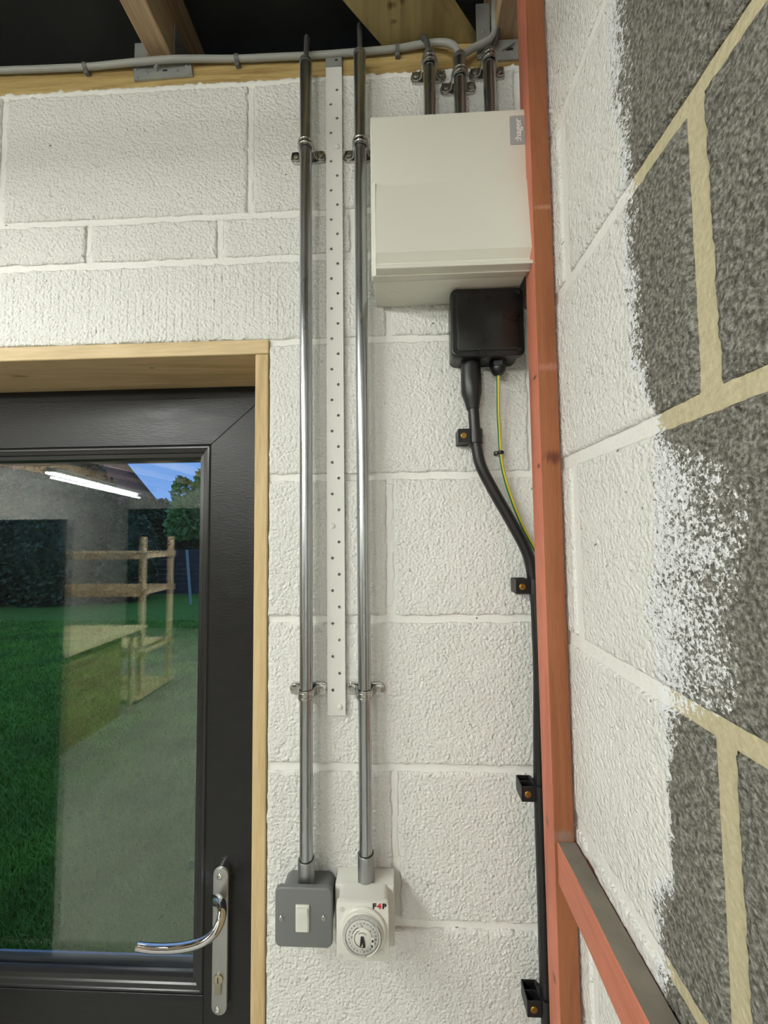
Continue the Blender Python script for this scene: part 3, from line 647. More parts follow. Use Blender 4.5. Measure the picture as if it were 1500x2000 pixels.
MB().lathe([(.0112, 0), (.0108, .004), (.0075, .0095), (.0035, .0115), (.0001, .0115)], (g.x, -.022, gz-.012), (0, 0, -1), 24).build('gland_dome', M['black_rub'], t)
for px in (905, 947):
    a = W(px, 660, -.0475); MB().tube([(a.x, -.0474, a.z-.006), (a.x+.004, -.0474, a.z), (a.x+.002, -.0474, a.z+.007)], .0004, 6).build('scuff_ridge', M['black_pl'], t)
settle(t, ((BX0+BX1)/2, 0, BZ0))

# armoured cable
t = root('armoured_cable', 'thick black armoured cable from the junction box down behind the red post', 'cable')
AY = -.0185
ap = [(921, 760), (925, 805), (927.5, 840), (930.5, 870), (939, 910), (964.5, 960), (999, 1020), (1030, 1080), (1041, 1130), (1047, 1174), (1050, 1235), (1053, 1320), (1053, 1450), (1054, 1540), (1058, 1662), (1062, 1792), (1064, 1870), (1067, 1960), (1072, 2100)]
P = [W(x, y, AY) for x, y in ap]; P.append(Vector((P[-1].x, AY, .05)))
MB().tube(smooth_path(P, 6), .0084, 20).build('sheath', M['black_rub'], t)
b0 = W(919, 712, AY); bz = BZ0+.003
MB().tube([(b0.x, AY, bz), (b0.x, AY, W(919, 725, AY).z), (W(920, 745, AY).x, AY, W(920, 745, AY).z), W(921, 768, AY), W(922.5, 783, AY), W(924, 800, AY)], [.0150, .0152, .0157, .0156, .0122, .0094], 24).build('shrink_boot', M['black_rub'], t)
settle(t, P[0])
# earth cable
t = root('earth_cable', 'thin green and yellow earth cable curving to the red post', 'cable')
P = [W(x, y, -.010) if i > 2 else W(x, y, [-.022, -.020, -.014][i]) for i, (x, y) in enumerate([(974, 728), (973, 745), (973.5, 810), (975.6, 850), (977.5, 884), (981, 910), (988, 940), (1003, 985), (1021.6, 1030), (1041, 1066), (1053, 1092), (1059, 1130), (1060, 1200)])]
MB().tube(smooth_path(P, 5), .0027, 16, mi=lambda k: 1 if k in (1, 2, 3, 4, 5, 6, 7, 8) else 0, up=(0, -1, 0)).build('insulation', [M['yellow'], M['green']], t)
settle(t, P[0])
t = root('earth_clip', 'small black nail clip holding the green and yellow cable', 'clip'); c = W(977.5, 884, -.010)
MB().tube([(c.x+.0038*math.cos(a), -.010+.0038*math.sin(a), c.z) for a in np.linspace(.0, -math.pi, 10)]+[(c.x-.0038, -.001, c.z)], .0018, 10, flat=1.6, up=(0, 0, 1)).build('hook', M['dark'], t)
MB().box((c.x-.0085, -.009, c.z-.003), (c.x-.0035, -.0005, c.z+.003), .001, 2).build('foot', M['dark'], t)
MB().lathe([(.0018, 0), (.0016, .001), (.0001, .0014)], (c.x-.006, -.009, c.z), (0, -1, 0), 12).build('nail_head', M['steel'], t)
settle(t, (c.x, 0, c.z))
# cleats
def cleat(label, cx, cz, xs):
    t = root('cable_cleat', label, 'cleat', 'black cable cleats'); hh = .0105; x0 = cx-xs; fy = -.0275
    xm = cx-.0098
    mb = MB()
    mb.box((x0, -.0020, cz-hh), (xm, -.0004, cz+hh)); mb.box((x0, fy, cz-hh), (x0+.0016, -.0015, cz+hh), .0004, 1)
    mb.box((x0+.0002, fy, cz-hh), (xm+.001, fy+.0018, cz+hh), .0004, 1); mb.box((x0+.001, fy+.001, cz-hh+.0005), (xm, -.001, cz-.002))
    mb.prism([(x0+.001, -.014), (xm-.005, -.014), (xm, -.018), (xm, -.0168), (xm-.0048, -.0128), (x0+.001, -.0128)], cz-.003, cz+hh-.0004, 'XY'); mb.build('block', M['dark'], t)
    R = .0086; mb = MB()
    out_ = [(cx-.0112, -.0005)]+[(cx+(R+.0022)*math.cos(a), AY-.0006+(R+.0018)*math.sin(a)) for a in np.linspace(math.pi, 2*math.pi, 14)]+[(cx+.0112, -.0005)]
    inn = [(cx+.0088, -.0005)]+[(cx+R*math.cos(a), AY+R*math.sin(a)) for a in np.linspace(2*math.pi, math.pi, 14)]+[(cx-.0088, -.0005)]
    n = len(out_); pts = out_+inn[:]
    a_ = [Vector((p[0], p[1], 0)) for p in out_]; b_ = [Vector((p[0], p[1], 0)) for p in inn[::-1]]; vs = []
    for i in range(n):
        for q, z in ((a_[i], cz-hh), (a_[i], cz+hh), (b_[i], cz+hh), (b_[i], cz-hh)): vs.append((q.x, q.y, z))
    fs = [(4*i+k, 4*i+(k+1) % 4, 4*i+4+(k+1) % 4, 4*i+4+k) for i in range(n-1) for k in range(4)]+[(3, 2, 1, 0), (4*n-4, 4*n-3, 4*n-2, 4*n-1)]
    mb.add(vs, fs); mb.build('hood', M['dark'], t)
    screw('screw', t, ((x0+xm)/2-.0005, fy, cz), .0047, M['brass'], .0012); settle(t, (cx, 0, cz)); return t
for lb, px, py, xl_ in (('top black cable cleat just under the heat-shrink boot', 928.5, 850, 895), ('black cable cleat where the cable meets the red post, second from top', 1043.5, 1146, 1008),
                        ('third black cable cleat from the top, hollow side showing', 1054.5, 1552, 1019), ('lowest black cable cleat near the bottom of the post', 1067, 1973, 1030)):
    c = W(px, py, AY-.009); cl = W(xl_, py, -.0275); c0 = W(px, py, AY); cleat(lb, c0.x, W(px, py, -.0275).z, c0.x-cl.x)

# ------------------------------------------------------------------ switch box
t = root('light_switch', 'grey metal-clad light switch under the leftmost conduit', 'switch')
fx0, fx1 = W(537, 1790, -.045).x, W(649, 1790, -.045).x; fz1_, fz0_ = W(590, 1734, -.045).z, W(590, 1851, -.045).z
ztop = gb_top
MB().prism(rrect(fx0+.0035, fx1-.0035, fz0_+.002, ztop, .012, 8), -.0395, -.0005, 'XZ', .001, 2).build('back_box', M['hammer'], t)
MB().prism(rrect(fx0, fx1, fz0_, fz1_, .0085, 8), -.0455, -.0390, 'XZ', .0022, 4).build('face_plate', M['hammer'], t)
cx_, cz_ = W(590.5, 1793, -.046).x, W(590, 1793, -.046).z
ra, rb = W(577.5, 1767, -.0465), W(604, 1820, -.0465)
MB().box((ra.x, -.0475, rb.z), (rb.x, -.0450, ra.z), .0008, 2).build('rocker_surround', M['white_pl'], t)
MB().prism([(-.0470, ra.z-.0015), (-.0505, ra.z-.0020), (-.0512, ra.z-.006), (-.0480, (ra.z+rb.z)/2), (-.0488, rb.z+.0015), (-.0470, rb.z+.0012)], ra.x+.0018, rb.x-.0018, 'YZ').build('rocker', M['white_pl'], t)
for px in (549.5, 632.5): c = W(px, 1793, -.0455); screw('screw', t, (c.x, -.0455, c.z), .0036, M['steel'])
settle(t, (cx_, 0, fz0_))

# ------------------------------------------------------------------ timer
t = root('time_switch', 'white wall timer with a round dial under the second conduit', 'timer')
tx0, tx1 = W(654.5, 1722, -.031).x, W(769.5, 1722, -.031).x
MB().box((tx0, -.031, W(765, 1850, -.031).z), (tx1, -.0005, tb_top), .002, 3).build('pattress', M['white_pl'], t)
hx0, hx1 = W(657, 1820, -.061).x, W(759.5, 1820, -.061).x; hz1, hz0 = W(708, 1764, -.061).z, W(708, 1877, -.061).z
MB().prism(rrect(hx0, hx1, hz0, hz1, .0035, 5), -.0610, -.0545, 'XZ', .0008, 2).build('face_plate', M['white_pl'], t)
MB().prism(rrect(hx0+.001, hx1-.001, hz0+.002, hz1-.0006, .008, 6), -.055, -.0305, 'XZ').build('housing', M['white_pl'], t)
dc = W(708.5, 1820, -.063); dx, dz = dc.x, dc.z
MB().lathe([(.0315, 0), (.0315, .003), (.0305, .0042), (.0285, .0046)], (dx, -.0608, dz), (0, -1, 0), 64).build('dial_base', M['white_pl'], t)
rng = MB(); n = 96
for k in range(n):
    a = 2*math.pi*k/n; u = Vector((math.cos(a), 0, math.sin(a))); v = Vector((-math.sin(a), 0, math.cos(a))); c = Vector((dx, 0, dz))
    p0 = c+u*.0228; p1 = c+u*.0268; wd = .00052
    for (ya, yb) in ((-.0690, -.0650),):
        vs = [p0-v*wd+Vector((0, yb, 0)), p0+v*wd+Vector((0, yb, 0)), p1+v*wd+Vector((0, yb, 0)), p1-v*wd+Vector((0, yb, 0)), p0-v*wd+Vector((0, ya-.0012, 0)), p0+v*wd+Vector((0, ya-.0012, 0)), p1+v*wd+Vector((0, ya, 0)), p1-v*wd+Vector((0, ya, 0))]
        rng.add(vs, [(0, 1, 2, 3), (4, 5, 6, 7), (0, 1, 5, 4), (1, 2, 6, 5), (2, 3, 7, 6), (3, 0, 4, 7)])
rng = rng.build('segment_ring', M['dial'], t, smooth=False); rng['kind'] = 'stuff'
MB().lathe([(.0274, 0), (.0274, .005), (.0262, .0062), (.0225, .0070), (.0223, .0064), (.0001, .0064)], (dx, -.0615, dz), (0, -1, 0), 64).build('dial_drum', M['white_pl'], t)
disc = MB().lathe([(.0215, 0), (.0215, .0018), (.0208, .0022), (.0001, .0022)], (dx, -.0682, dz), (0, -1, 0), 64).build('dial_disc', M['dial'], t)
MB().lathe([(.0128, 0), (.0128, .0014), (.0120, .0018), (.0001, .0018)], (dx, -.0702, dz), (0, -1, 0), 48).build('centre_disc', M['white_pl'], t)
Yt = -.0706
for k in range(24):
    a = math.pi/2-2*math.pi*(k-.5)/24; s_ = str(((k*1+11) % 24)+1)
    text('numeral', s_, .0032, M['black_ink'], disc, (dx+.0178*math.cos(a), -.0705, dz+.0178*math.sin(a)), (math.pi/2, 0, 0), .00008)
for s_, a in (('12', 90), ('6', -88), ('18', 180), ('3', 38)):
    text('numeral', s_, .0034, M['black_ink'], disc, (dx-.0005+.0152*math.cos(math.radians(a)), -.0706, dz+.0142*math.sin(math.radians(a))) if s_ in ('12', '6') else (dx+.0140*math.cos(math.radians(a)), -.0706, dz+.0140*math.sin(math.radians(a))), (math.pi/2, 0, 0), .00008)
mk = MB(); mk.tube([(dx+.0104*math.cos(a), -.0721, dz+.0104*math.sin(a)) for a in np.linspace(math.radians(110), math.radians(285), 22)], .0004, 6)
mk.tube([(dx+.0075*math.cos(a), -.0721, dz+.0075*math.sin(a)) for a in np.linspace(math.radians(130), math.radians(40), 12)], .0003, 6)
mk.tube([(dx+.0138*math.cos(a), -.0709, dz+.0138*math.sin(a)) for a in np.linspace(math.radians(160), math.radians(112), 10)], .0003, 6); mk.build('dial_marking', M['black_ink'], t)
kn = MB(); kn.prism([(dx-.0030, dz-.0075), (dx-.0018, dz+.0030), (dx+.0018, dz+.0032), (dx+.0042, dz-.0090), (dx+.0018, dz-.0095), (dx+.0008, dz-.003), (dx-.0008, dz-.0070)], -.0745, -.0715, 'XZ', .0004, 1); kn.build('hand', M['black_ink'], t)
sw = MB(); sw.prism(rrect(dx+.0120, dx+.0165, dz-.012, dz+.001, .001), -.0725, -.070, 'XZ', .0004, 1); sw.build('mode_switch', M['white_pl'], t)
sw = MB(); sw.box((dx+.0128, -.0729, dz-.0035), (dx+.0150, -.0724, dz-.0005)); sw.box((dx+.0120, -.0729, dz-.0100), (dx+.0142, -.0724, dz-.0068)); sw.build('switch_mark', M['black_ink'], t)
rim = MB(); rim.tube([(dx+.0236*math.cos(a), -.0712, dz+.0236*math.sin(a)) for a in np.linspace(math.radians(40), math.radians(-75), 20)], .0008, 8); rim.build('override_rim', M['white_pl'], t)
for p in ((668.5, 1776), (746, 1860), (665, 1868)):
    c = W(*p, -.061); MB().lathe([(.0032, 0), (.0030, .0003), (.0024, .0003), (.0021, .00025), (.0001, .00025)], (c.x, -.0611, c.z), (0, -1, 0), 20).build('fixing_screw', M['dial'], t)
lc = W(741, 1770.5, -.0612)
lg = text('logo_letter', 'F', .0088, M['black_ink'], t, (lc.x-.0068, -.0612, lc.z), (math.pi/2, 0, 0), .0001, 1.2, .0005)
text('logo_letter', '4', .0088, M['red_ink'], t, (lc.x-.0002, -.0612, lc.z), (math.pi/2, 0, 0), .0001, 1.2, .0005)
text('logo_letter', 'P', .0088, M['black_ink'], t, (lc.x+.0066, -.0612, lc.z), (math.pi/2, 0, 0), .0001, 1.2, .0005)
settle(t, (dx, 0, hz0))

# ------------------------------------------------------------------ red battens
t = root('red_post', 'tall red-stained timber batten standing in the corner', 'post')
PX0, PX1, PY0 = .1872, .2118, -.1015
PY1 = WX(1038, 900, PX0).y
pl = Vector(((PX0+PX1)/2, (PY0+PY1)/2, 0)); fr = lambda px, py, r, c: (W(px, py, PY0)-pl, r, c); dk = (.13, .03, .012); pal = (.42, .2, .13)
M['red_front'] = wood('orange_brown_front_knots', (.21, .065, .022), (.32, .108, .040), 2, 30, .65, False, None, .8, [fr(1080, 893, (.03, .03, .020), dk), fr(1068, 404, (.05, .03, .0075), pal), fr(1075, 716, (.05, .03, .012), (.40, .15, .10)), fr(1103, 1634, (.03, .03, .018), (.27, .16, .12)), fr(1092, 575, (.010, .03, .010), dk)])  # front face toned darker and browner than the other faces
lf = lambda px, py, r, c: (WX(px, py, PX0)-pl, r, c)
M['red'] = wood('red_stain_knots', (.42, .125, .072), (.60, .2, .125), 2, 30, .6, False, None, .8, [lf(1044, 738, (.03, .018, .006), dk), lf(1069, 1605, (.03, .010, .020), (.16, .09, .06)), lf(1083, 1912, (.03, .010, .014), dk), lf(1052, 910, (.03, .012, .008), dk)])
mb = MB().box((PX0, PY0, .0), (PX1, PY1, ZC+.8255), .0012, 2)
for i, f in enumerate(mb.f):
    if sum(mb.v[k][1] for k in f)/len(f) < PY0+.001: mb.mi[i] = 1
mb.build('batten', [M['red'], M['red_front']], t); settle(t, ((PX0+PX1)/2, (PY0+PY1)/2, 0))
t = root('red_rail', 'red-stained rail with a dusty grey top running from the red post along the side wall', 'rail')
rz1, rz0 = ZC-.3835, ZC-.4330
def poly_rail():
    bm = MB(); y0, y1, b = -1.6, PY0-.0006, .0010; x0, x1 = PX0+.0022, PX1+.0005
    prof = [(x0, rz0+b), (x0, rz1-b), (x0+b, rz1), (x1, rz1), (x1, rz0), (x0+b, rz0)]
    ys = np.linspace(y0, y1, 60); vs = []
    for y in ys:
        k = (vnoise(np.array([y+5.]), np.array([3.]), .07, 8)[0]-.5)*.0016
        for i, (x, z) in enumerate(prof): vs.append((x+(k if i < 3 else 0), y, z))
    n = 6; fs = []; mi = []
    for j in range(len(ys)-1):
        for k in range(n):
            fs.append((j*n+k, j*n+(k+1) % n, (j+1)*n+(k+1) % n, (j+1)*n+k)); mi.append(1 if k == 2 else 0)
    fs += [tuple(range(n)), tuple((len(ys)-1)*n+k for k in range(n))]; mi += [0, 0]
    bm.add(vs, fs, mi); return bm
poly_rail().build('rail_timber', [M['red_h'], M['dusty']], t); settle(t, ((PX0+PX1)/2, -.9, rz0))

# ------------------------------------------------------------------ door lining and door
lin = root('trim_1', 'pale pine door lining boards around the dark door', 'x'); del lin['category']; lin['kind'] = 'structure'
LZ = W(525, 663, 0).z; LZ0 = W(525, 691, 0).z; LX1 = W(525, 690, 0).x; LX0 = W(499, 690, 0).x
lk = Vector(((XD0+XD1)/2, .06, 0))
M['pine_h'] = wood('pale_pine_knots', (.42, .30, .14), (.64, .49, .28), 0, 14, knots=False, spots=[(WZ(297, 719, LZ0)-lk, (.014, .006, .03), (.13, .07, .02)), (WZ(40, 735, LZ0)-lk, (.05, .012, .03), (.30, .19, .07))])
MB().box((XD0+.0005, -.0015, LZ0), (LX1, .137, LZ), .0012, 1).build('head_board', M['pine_h'], lin)
MB().box((LX0, -.0008, .0), (LX1-.0005, .1325, LZ0-.0004), .0012, 1).build('side_board', M['pine'], lin)
MB().box((XD0+.0005, -.0008, .0), (XD0+.0235, .1325, LZ0-.0004), .0012, 1).build('side_board', M['pine'], lin)
settle(lin, ((XD0+XD1)/2, .06, 0))

door = root('door_1', 'anthracite half-glazed door with a chrome lever handle', 'door'); del door['category']; door['kind'] = 'structure'
SY = .118
def ring(name, x0, x1, z0, z1, prof, m, parent, gap=.00025):
    """four mitred lengths of one moulding: prof = (inset, y) points from the outside in"""
    cor = lambda o: [(x0+o, z0+o), (x1-o, z0+o), (x1-o, z1-o), (x0+o, z1-o)]
    for s in range(4):
        mb = MB(); vs = []
        for o, y in prof:
            c = cor(o); a = Vector((c[s][0], y, c[s][1])); b = Vector((c[(s+1) % 4][0], y, c[(s+1) % 4][1])); d_ = (b-a).normalized()*gap; vs += [a+d_, b-d_]
        n = len(prof); fs = [(2*i, 2*i+1, (2*i+3) % (2*n), (2*i+2) % (2*n)) for i in range(n)]; fs += [tuple(2*i for i in range(n)), tuple(2*i+1 for i in range(n))]
        mb.add(vs, fs); mb.build(name[s % 2], m, parent, ang=25)
SX0, SX1 = XD0+.05, -.2590; SZ1 = W(300, 781, SY).z+.001
# outer frame
ring(('frame_head', 'frame_jamb'), XD0+.024, LX0-.0005, .0, LZ0-.0005, [(0, .133), (.046, .133), (.050, .137), (.050, .20), (0, .20)], M['frame'], door)
mx, mz = W(412.5, 868, SY).x, W(412.5, 868, SY).z
gx, gz_ = W(393.5, 897, .131).x, W(393.5, 897, .131).z
gbz = W(380, 1897, .131).z; mbz = W(378, 1944, SY).z
wst = SX1-mx; wtop = SZ1-mz
# sash: stiles and rails, mitred at the top, plus mid rail and lower panel
def quadbar(name, pts, y0, y1, m, parent): return MB().prism(pts, y0, y1, 'XZ', .0006, 1).build(name, m, parent)
g_ = .0003
sb = .03
quadbar('rail', [(SX0+g_, SZ1), (SX1-g_, SZ1), (mx-g_, mz+g_), (SX0+wst+g_, mz+g_)], SY, .185, M['frame'], door)
quadbar('stile', [(SX1, SZ1-g_), (SX1, sb), (mx, sb+.1), (mx, mz-g_)], SY, .185, M['frame'], door)
quadbar('stile', [(SX0, SZ1-g_), (SX0+wst, mz-g_), (SX0+wst, sb+.1), (SX0, sb)], SY, .185, M['frame'], door)
quadbar('rail', [(SX0+wst+g_, mbz), (mx-g_, mbz), (mx-g_, mbz-.12), (SX0+wst+g_, mbz-.12)], SY, .185, M['frame'], door)
quadbar('rail', [(SX0+g_, sb), (SX0+wst, sb+.1-g_), (mx, sb+.1-g_), (SX1-g_, sb)], SY, .185, M['frame'], door)
quadbar('lower_panel', [(SX0+wst, sb+.1), (mx, sb+.1), (mx, mbz-.12), (SX0+wst, mbz-.12)], .135, .165, M['frame'], door)
iw = mx-gx
ring(('glazing_bead', 'glazing_bead'), SX0+wst, mx, mbz, mz, [(0, SY+.0022), (.0035, SY-.0004), (.0065, SY-.0004), (.0075, SY+.0012), (iw*.55, SY+.0026), (iw*.62, SY+.0050), (iw*.9, SY+.0062), (iw, SY+.012), (iw, SY+.018), (0, SY+.018)], M['bead'], door)
ring(('outer_bead', 'outer_bead'), SX0+wst+.004, mx-.004, mbz+.004, mz-.004, [(0, .172), (iw*.9, .162), (iw*.9, .158), (0, .158)], M['cill'], door)
MB().box((SX0+wst+.004, .1362, mbz+.004), (mx-.004, .1402, mz-.004)).build('pane', M['glass'], door, smooth=False)
MB().box((SX0+wst+.004, .1535, mbz+.004), (mx-.004, .1575, mz-.004)).build('pane', M['glass'], door, smooth=False)
# handle
hc = W(427, 1830, .106); hxc = (W(415.5, 1750, .106).x+W(445, 1750, .106).x)/2; hz1_ = W(430, 1696, .106).z; hz0_ = W(427, 1984, .106).z
bp = MB().prism(stadium(-.0001, .0001, 0, .001) if 0 else rrect(hxc-.0138, hxc+.0138, hz0_, hz1_, .01375, 10), .1060, SY-.0003, 'XZ', .0012, 3).build('handle_plate', M['satin'], door); bp['label'] = 'satin metal handle backplate'
MB().prism(rrect(hxc-.0140, hxc+.0140, hz0_+.003, hz1_+.0015, .0139, 10), .1085, SY-.0004, 'XZ').build('plate_edge', M['chrome'], bp)
for p in ((429.5, 1713), (424.5, 1974)):
    c = W(*p, .106); MB().lathe([(.0058, 0), (.0054, .0008), (.003, .0022), (.0001, .0027)], (c.x, .1062, c.z), (0, -1, 0), 20).build('screw', M['chrome'], bp)
c = W(427, 1911, .106)
kp = [(c.x+.0085*math.cos(a), c.z+.0085*math.sin(a)) for a in np.linspace(math.radians(-50), math.radians(230), 22)]+[(c.x-.0052, c.z-.0245), (c.x, c.z-.0265), (c.x+.0052, c.z-.0245)]
MB().prism(kp, .1030, .1065, 'XZ', .0008, 2).build('lock_cylinder', M['nickel'], bp)
MB().box((c.x-.0007, .1022, c.z-.005), (c.x+.0007, .1032, c.z+.004)).build('keyway', M['dark'], bp)
c2_ = W(427, 1762, .106)
lp = [(W(425, 1758, .106), .0128), (W(427, 1759, .098), .0120), (W(431, 1763, .088), .0105), (W(434, 1774, .077), .0090), (W(433, 1790, .068), .0088), (W(427, 1808, .062), .0090), (W(415, 1826, .058), .0096), (W(396, 1839, .056), .0100),
      (W(372, 1847, .055), .0100), (W(342, 1851.5, .055), .0098), (W(312, 1852.5, .055), .0095), (W(288, 1851, .056), .0092), (W(270, 1848.5, .057), .0088)]
pts = smooth_path([p for p, r in lp], 5); rs = list(np.interp(np.linspace(0, len(lp)-1, len(pts)), range(len(lp)), [r for p, r in lp]))
lv = MB().tube(pts, rs, 28, flat=.72).build('lever', M['chrome'], door, ang=60); lv['label'] = 'chrome curved lever'
settle(door, ((SX0+SX1)/2, .15, 0))

# ------------------------------------------------------------------ lamps
def batten(label, p0, p1, sep=0, wd=.03, tm=None):
    t = root('led_batten', label, 'light', 'linear ceiling lights'); p0 = Vector(p0); p1 = Vector(p1); d = (p1-p0).normalized(); s = Vector((d.y, -d.x, 0)); hb = max(wd, sep/2+.03)
    c = [p0-s*hb, p0+s*hb, p1+s*hb, p1-s*hb]
    MB().prism([(q.x, q.y) for q in c], p0.z+.016, p0.z+.055, 'XY').build('body', M['pvc'], t)
    if sep:
        for k in (-1, 1): MB().tube([p0+s*.02*k+Vector((0, 0, -.022+.022*k)), p1+s*.02*k+Vector((0, 0, -.022+.022*k))], .0115, 16).build('tube', tm or M['tube'], t)
    else:
        c = [p0-s*wd*.9, p0+s*wd*.9, p1+s*wd*.9, p1-s*wd*.9]; MB().prism([(q.x, q.y) for q in c], p0.z+.002, p0.z+.0155, 'XY').build('diffuser', M['panel'], t)
    for q in (p0+d*.12, p1-d*.12): MB().tube([(q.x, q.y, p0.z+.05), (q.x, q.y, JZ0+.155)], .003, 8).build('hanger_rod', M['steel'], t)
    settle(t, ((p0.x+p1.x)/2, (p0.y+p1.y)/2, p0.z)); return t
batten('linear light hanging to the left in front of the door', (-1.115, -.42, ZC+.634), (-1.115, -1.65, ZC+.634), 0, .045)
batten('added twin tube fill light, unseen behind the viewer', (-1.115, -2.6, ZC+.634), (-1.115, -4.1, ZC+.634), .04, tm=M['fill_tube'])  # unseen fill light, added to brighten the back wall from the front
batten('twin tube light farther back on the left, mirrored in the door glass', (-3.46, -2.77, ZC+.634), (-4.02, -4.86, ZC+.634), .04)

# ------------------------------------------------------------------ things behind the camera that the glass mirrors
t = root('timber_rack', 'open timber rack with two plywood shelves behind the viewer', 'rack')
rx0, rx1, ry0, ry1 = -4.3, -2.78, -3.75, -3.2
for x in (rx0, rx1-.045):
    for y in (ry0, ry1-.045): MB().box((x, y, 0), (x+.045, y+.045, 1.74)).build('upright', M['rack'], t)
for z in (.45, 1.1, 1.5):
    for y in (ry0+.046, ry1-.024+.025): MB().box((rx0-.05, y, z), (rx1+.05, y+.022, z+.07)).build('rail', M['rack'], t)
    for x in (rx0+.046, rx1-.067): MB().box((x, ry0-.03, z+.0), (x+.021, ry1+.06, z+.045)).build('cross_rail', M['rack'], t)
MB().box((rx0+.07, ry0+.07, .522), (rx1-.07, ry1-.05, .54)).build('shelf', M['ply'], t)
MB().box((rx0-.03, ry0-.03, .03), (rx1+.03, ry1+.1, .05)).build('base_board', M['ply'], t)
settle(t, ((rx0+rx1)/2, (ry0+ry1)/2, 0))
t = root('work_bench', 'low plywood-topped bench beside the timber rack', 'bench')
MB().box((-3.7, -3.1, .79), (-2.66, -2.12, .815)).build('bench_top', M['ply'], t)
MB().box((-2.76, -2.85, .01), (-2.74, -2.16, .79)).build('side_panel', M['brace'], t); MB().box((-3.6, -2.18, .01), (-2.77, -2.16, .79)).build('front_panel', M['brace'], t)
for x in (-3.66, -2.80):
    for y in (-3.06, -2.25): MB().box((x, y, 0), (x+.035, y+.035, .79)).build('leg', M['rack'], t)
settle(t, (-3.2, -2.6, 0))
t = root('dark_screen', 'dark upright screen panel standing left of the viewer', 'screen')
MB().box((-2.15, -.60, .03), (-1.32, -.57, 1.82), .004, 2).build('panel', M['locker'], t)
for x in (-2.0, -1.5): MB().box((x, -.75, 0.0), (x+.05, -.42, .03), .004, 1).build('foot', M['locker'], t)
settle(t, (-1.7, -.58, 0))

# ------------------------------------------------------------------ garden beyond the glass
GZ = -.10
plane = MB().box((-60, .30, GZ-.2), (40, 60, GZ)).build('lawn', M['lawn'], smooth=False); struct(plane, 'mown lawn beyond the door')
plain('terrace_sill', (XD0-.1, .106, GZ-.1), (XD1+.1, .42, -.001), M['cill'])
def quads(name, C, size, m, parent, seed, asp=1.):
    rg = np.random.default_rng(seed); n = len(C); a = rg.normal(size=(n, 3)); a /= np.linalg.norm(a, axis=1)[:, None]; b = rg.normal(size=(n, 3)); b -= (a*b).sum(1)[:, None]*a; b /= np.linalg.norm(b, axis=1)[:, None]
    s = size*(.6+.8*rg.random(n))[:, None]; nn = np.cross(a, b)*.25
    V = np.stack([C-a*s, C+b*s*.5*asp+nn*s, C+a*s, C-b*s*.5*asp+nn*s], 1).reshape(-1, 3); Q = np.arange(4*n, dtype=np.int32)
    me = bpy.data.meshes.new(name); me.vertices.add(4*n); me.vertices.foreach_set('co', V.ravel()); me.loops.add(4*n); me.loops.foreach_set('vertex_index', Q)
    me.polygons.add(n); me.polygons.foreach_set('loop_start', np.arange(n, dtype=np.int32)*4); me.polygons.foreach_set('loop_total', np.full(n, 4, dtype=np.int32)); me.update(calc_edges=True); me.materials.append(m)
    o = bpy.data.objects.new(name, me); COL.objects.link(o); o['kind'] = 'stuff'
    if parent: o.parent = parent
    return o
def blobs(cs, n, seed):
    rg = np.random.default_rng(seed); out = []
    tot = sum(r[0]*r[2] for c, r in cs)
    for c, r in cs:
        k = int(n*r[0]*r[2]/tot); d = rg.normal(size=(k, 3)); d /= np.linalg.norm(d, axis=1)[:, None]; rad = .80+.25*rg.random(k)+.08*np.sin(d[:, 0]*9)*np.cos(d[:, 2]*11)
        out.append(np.array(c)+d*np.array(r)*rad[:, None])
    return np.concatenate(out)
def bush(name, label, cat, cs, n, size, m, seed, trunk=None):
    t = root(name, label, cat)
    q = quads('foliage', blobs(cs, n, seed), size, m, t, seed)
    mb = MB()
    for c, r in cs:
        bm = bmesh.new(); bmesh.ops.create_icosphere(bm, subdivisions=3, radius=1)
        for v in bm.verts: v.co = Vector((c[0]+v.co.x*r[0]*.8, c[1]+v.co.y*r[1]*.8, c[2]+v.co.z*r[2]*.8))
        mb.addbm(bm); bm.free()
    if n > 9000 and name != 'maple_tree': mb.build('inner_growth', M['leaf_d'], t)
    if trunk:
        MB().tube(trunk, [.07, .05, .03][:len(trunk)], 10).build('trunk', M['bark'], t)
    settle(t, (cs[0][0][0], cs[0][0][1], GZ)); return t
bush('conifer_hedge', 'tall dark hedge at the back of the lawn, left of the fence', 'hedge', [((-12.5, 9.6, 1.6), (2.2, 1.1, 2.6)), ((-9.6, 9.9, 1.8), (1.7, 1.0, 2.35)), ((-7.9, 10.2, 1.1), (.9, .8, 1.3)), ((-15.5, 9.9, 2), (2.2, 1.1, 2.8))], 52000, .07, M['leaf_d'], 3)
bush('overhanging_shrub', 'dark shrub mass rising over the garden fence', 'shrub', [((-7.2, 12.6, 1.9), (1.6, .9, .95)), ((-5.0, 12.8, 1.45), (1.3, .9, .8)), ((-9.2, 12.9, 2.0), (1.4, .9, 1.1))], 26000, .07, M['leaf_d'], 5, [(-7.2, 12.6, GZ), (-7.2, 12.6, 1.), (-7.1, 12.6, 2.)])
bush('maple_tree', 'green maple-like tree in front of the fence, against the blue sky', 'tree', [((-4.65, 8., 2.2), (.55, .5, .45)), ((-4.1, 8.1, 2.5), (.6, .5, .6)), ((-4.95, 8., 2.72), (.2, .3, .36)), ((-4.45, 8., 2.75), (.22, .3, .5)), ((-4.95, 8., 1.95), (.35, .3, .3))], 4600, .07, M['leaf_m'], 9, [(-3.9, 8., GZ), (-3.95, 8., 1.4), (-4.1, 8., 2.4)])
t = root('garden_fence', 'dark horizontal board fence behind the lawn', 'fence')
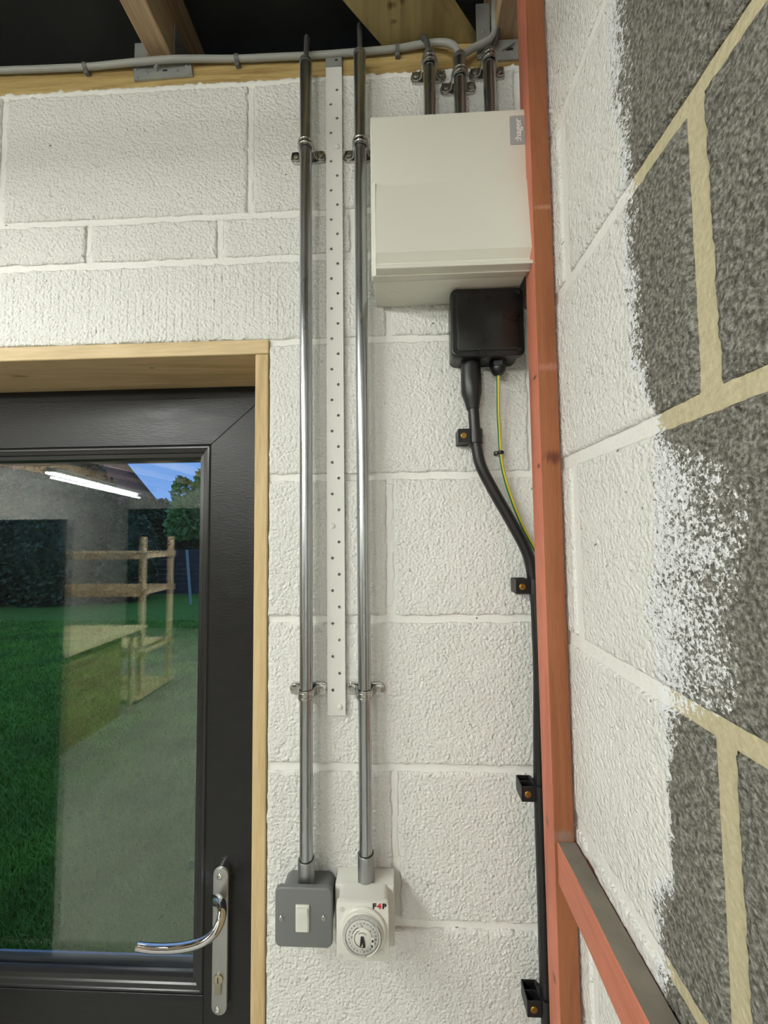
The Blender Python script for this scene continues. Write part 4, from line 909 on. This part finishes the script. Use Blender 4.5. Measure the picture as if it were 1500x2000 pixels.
for i in range(9):
    for x in (-11.2, -9.2, -7.2, -5.2, -3.2): MB().box((x, 11.4, GZ+.02+i*.155), (x+1.96, 11.42, GZ+.02+i*.155+.148)).build('board', M['fence'], t, smooth=False)
for x in (-11.24, -9.24, -7.24, -5.24, -3.24): MB().box((x-.03, 11.425, GZ), (x+.07, 11.52, 1.36)).build('fence_post', M['fence'], t, smooth=False)
settle(t, (-6, 11.4, GZ))
t = root('leaning_stake', 'pale thin stake leaning against the dark fence', 'stake'); a = W(373, 1172, 9.6); b = W(365, 1074, 9.6)
MB().tube([(a.x, 9.6, GZ), (b.x, 9.6, b.z)], .035, 8).build('pole', M['post_p'], t); settle(t, (a.x, 9.6, GZ))
t = root('brick_house', 'brick gable house with a steep dark verge beyond the hedge', 'house')
ea = W(300, 975, 21); hd = Vector((ea.x, ea.y+D, 0)).normalized(); hu = Vector((hd.y, -hd.x, 0))
r_ = ray(232, 893); cam_p = Vector((0, -D, ZC)); rv = Vector(r_); k = (ea-cam_p).dot(hd)/rv.dot(hd); eb = cam_p+rv*k
sl = (eb.z-ea.z)/((eb-ea).dot(hu)); HM = Matrix.Translation((ea.x, ea.y, 0)) @ Matrix((hu, hd, (0, 0, 1))).transposed().to_4x4()
def hbuild(mb, name, m): mb.v = [tuple(HM @ Vector(v)) for v in mb.v]; return mb.build(name, m, t, smooth=False)
ax, az = -5, ea.z-5*sl
hbuild(MB().prism([(-10, GZ), (0, GZ), (0, ea.z), (ax, az), (-10, ea.z)], 0, 6, 'XZ'), 'gable_wall', M['brickm'])
mb = MB(); mb.prism([(.25, ea.z+.25*sl), (ax, az), (ax, az+.22), (.25, ea.z+.25*sl+.2)], -.15, 6.1, 'XZ'); mb.prism([(ax, az), (-10.3, ea.z-.3), (-10.3, ea.z), (ax, az+.22)], -.15, 6.1, 'XZ'); hbuild(mb, 'roof_slope', M['slate'])
settle(t, (ea.x, ea.y, GZ))
# grass blades
rg = np.random.default_rng(4); n = 110000
yy = .5+ (rg.random(n)**1.8)*7.2; xx = -(yy+.6)*(.42+.75*rg.random(n))
hh = .028+.035*rg.random(n); aa = rg.random(n)*6.283; wd_ = .0035; lean = .03*rg.normal(size=(n, 2))
base = np.stack([xx, yy, np.full(n, GZ)], 1); off = np.stack([np.cos(aa)*wd_, np.sin(aa)*wd_, np.zeros(n)], 1)*(1+.25*yy)[:, None]
V = np.stack([base-off, base+off, base+np.stack([lean[:, 0], lean[:, 1], hh], 1)], 1).reshape(-1, 3)
me = bpy.data.meshes.new('grass'); me.vertices.add(3*n); me.vertices.foreach_set('co', V.ravel()); me.loops.add(3*n); me.loops.foreach_set('vertex_index', np.arange(3*n, dtype=np.int32))
me.polygons.add(n); me.polygons.foreach_set('loop_start', np.arange(n, dtype=np.int32)*3); me.polygons.foreach_set('loop_total', np.full(n, 3, dtype=np.int32)); me.update(calc_edges=True); me.materials.append(M['grass'])
gr = bpy.data.objects.new('grass', me); COL.objects.link(gr); tag(gr, 'short green grass on the lawn beyond the glass', 'grass', kind='stuff')
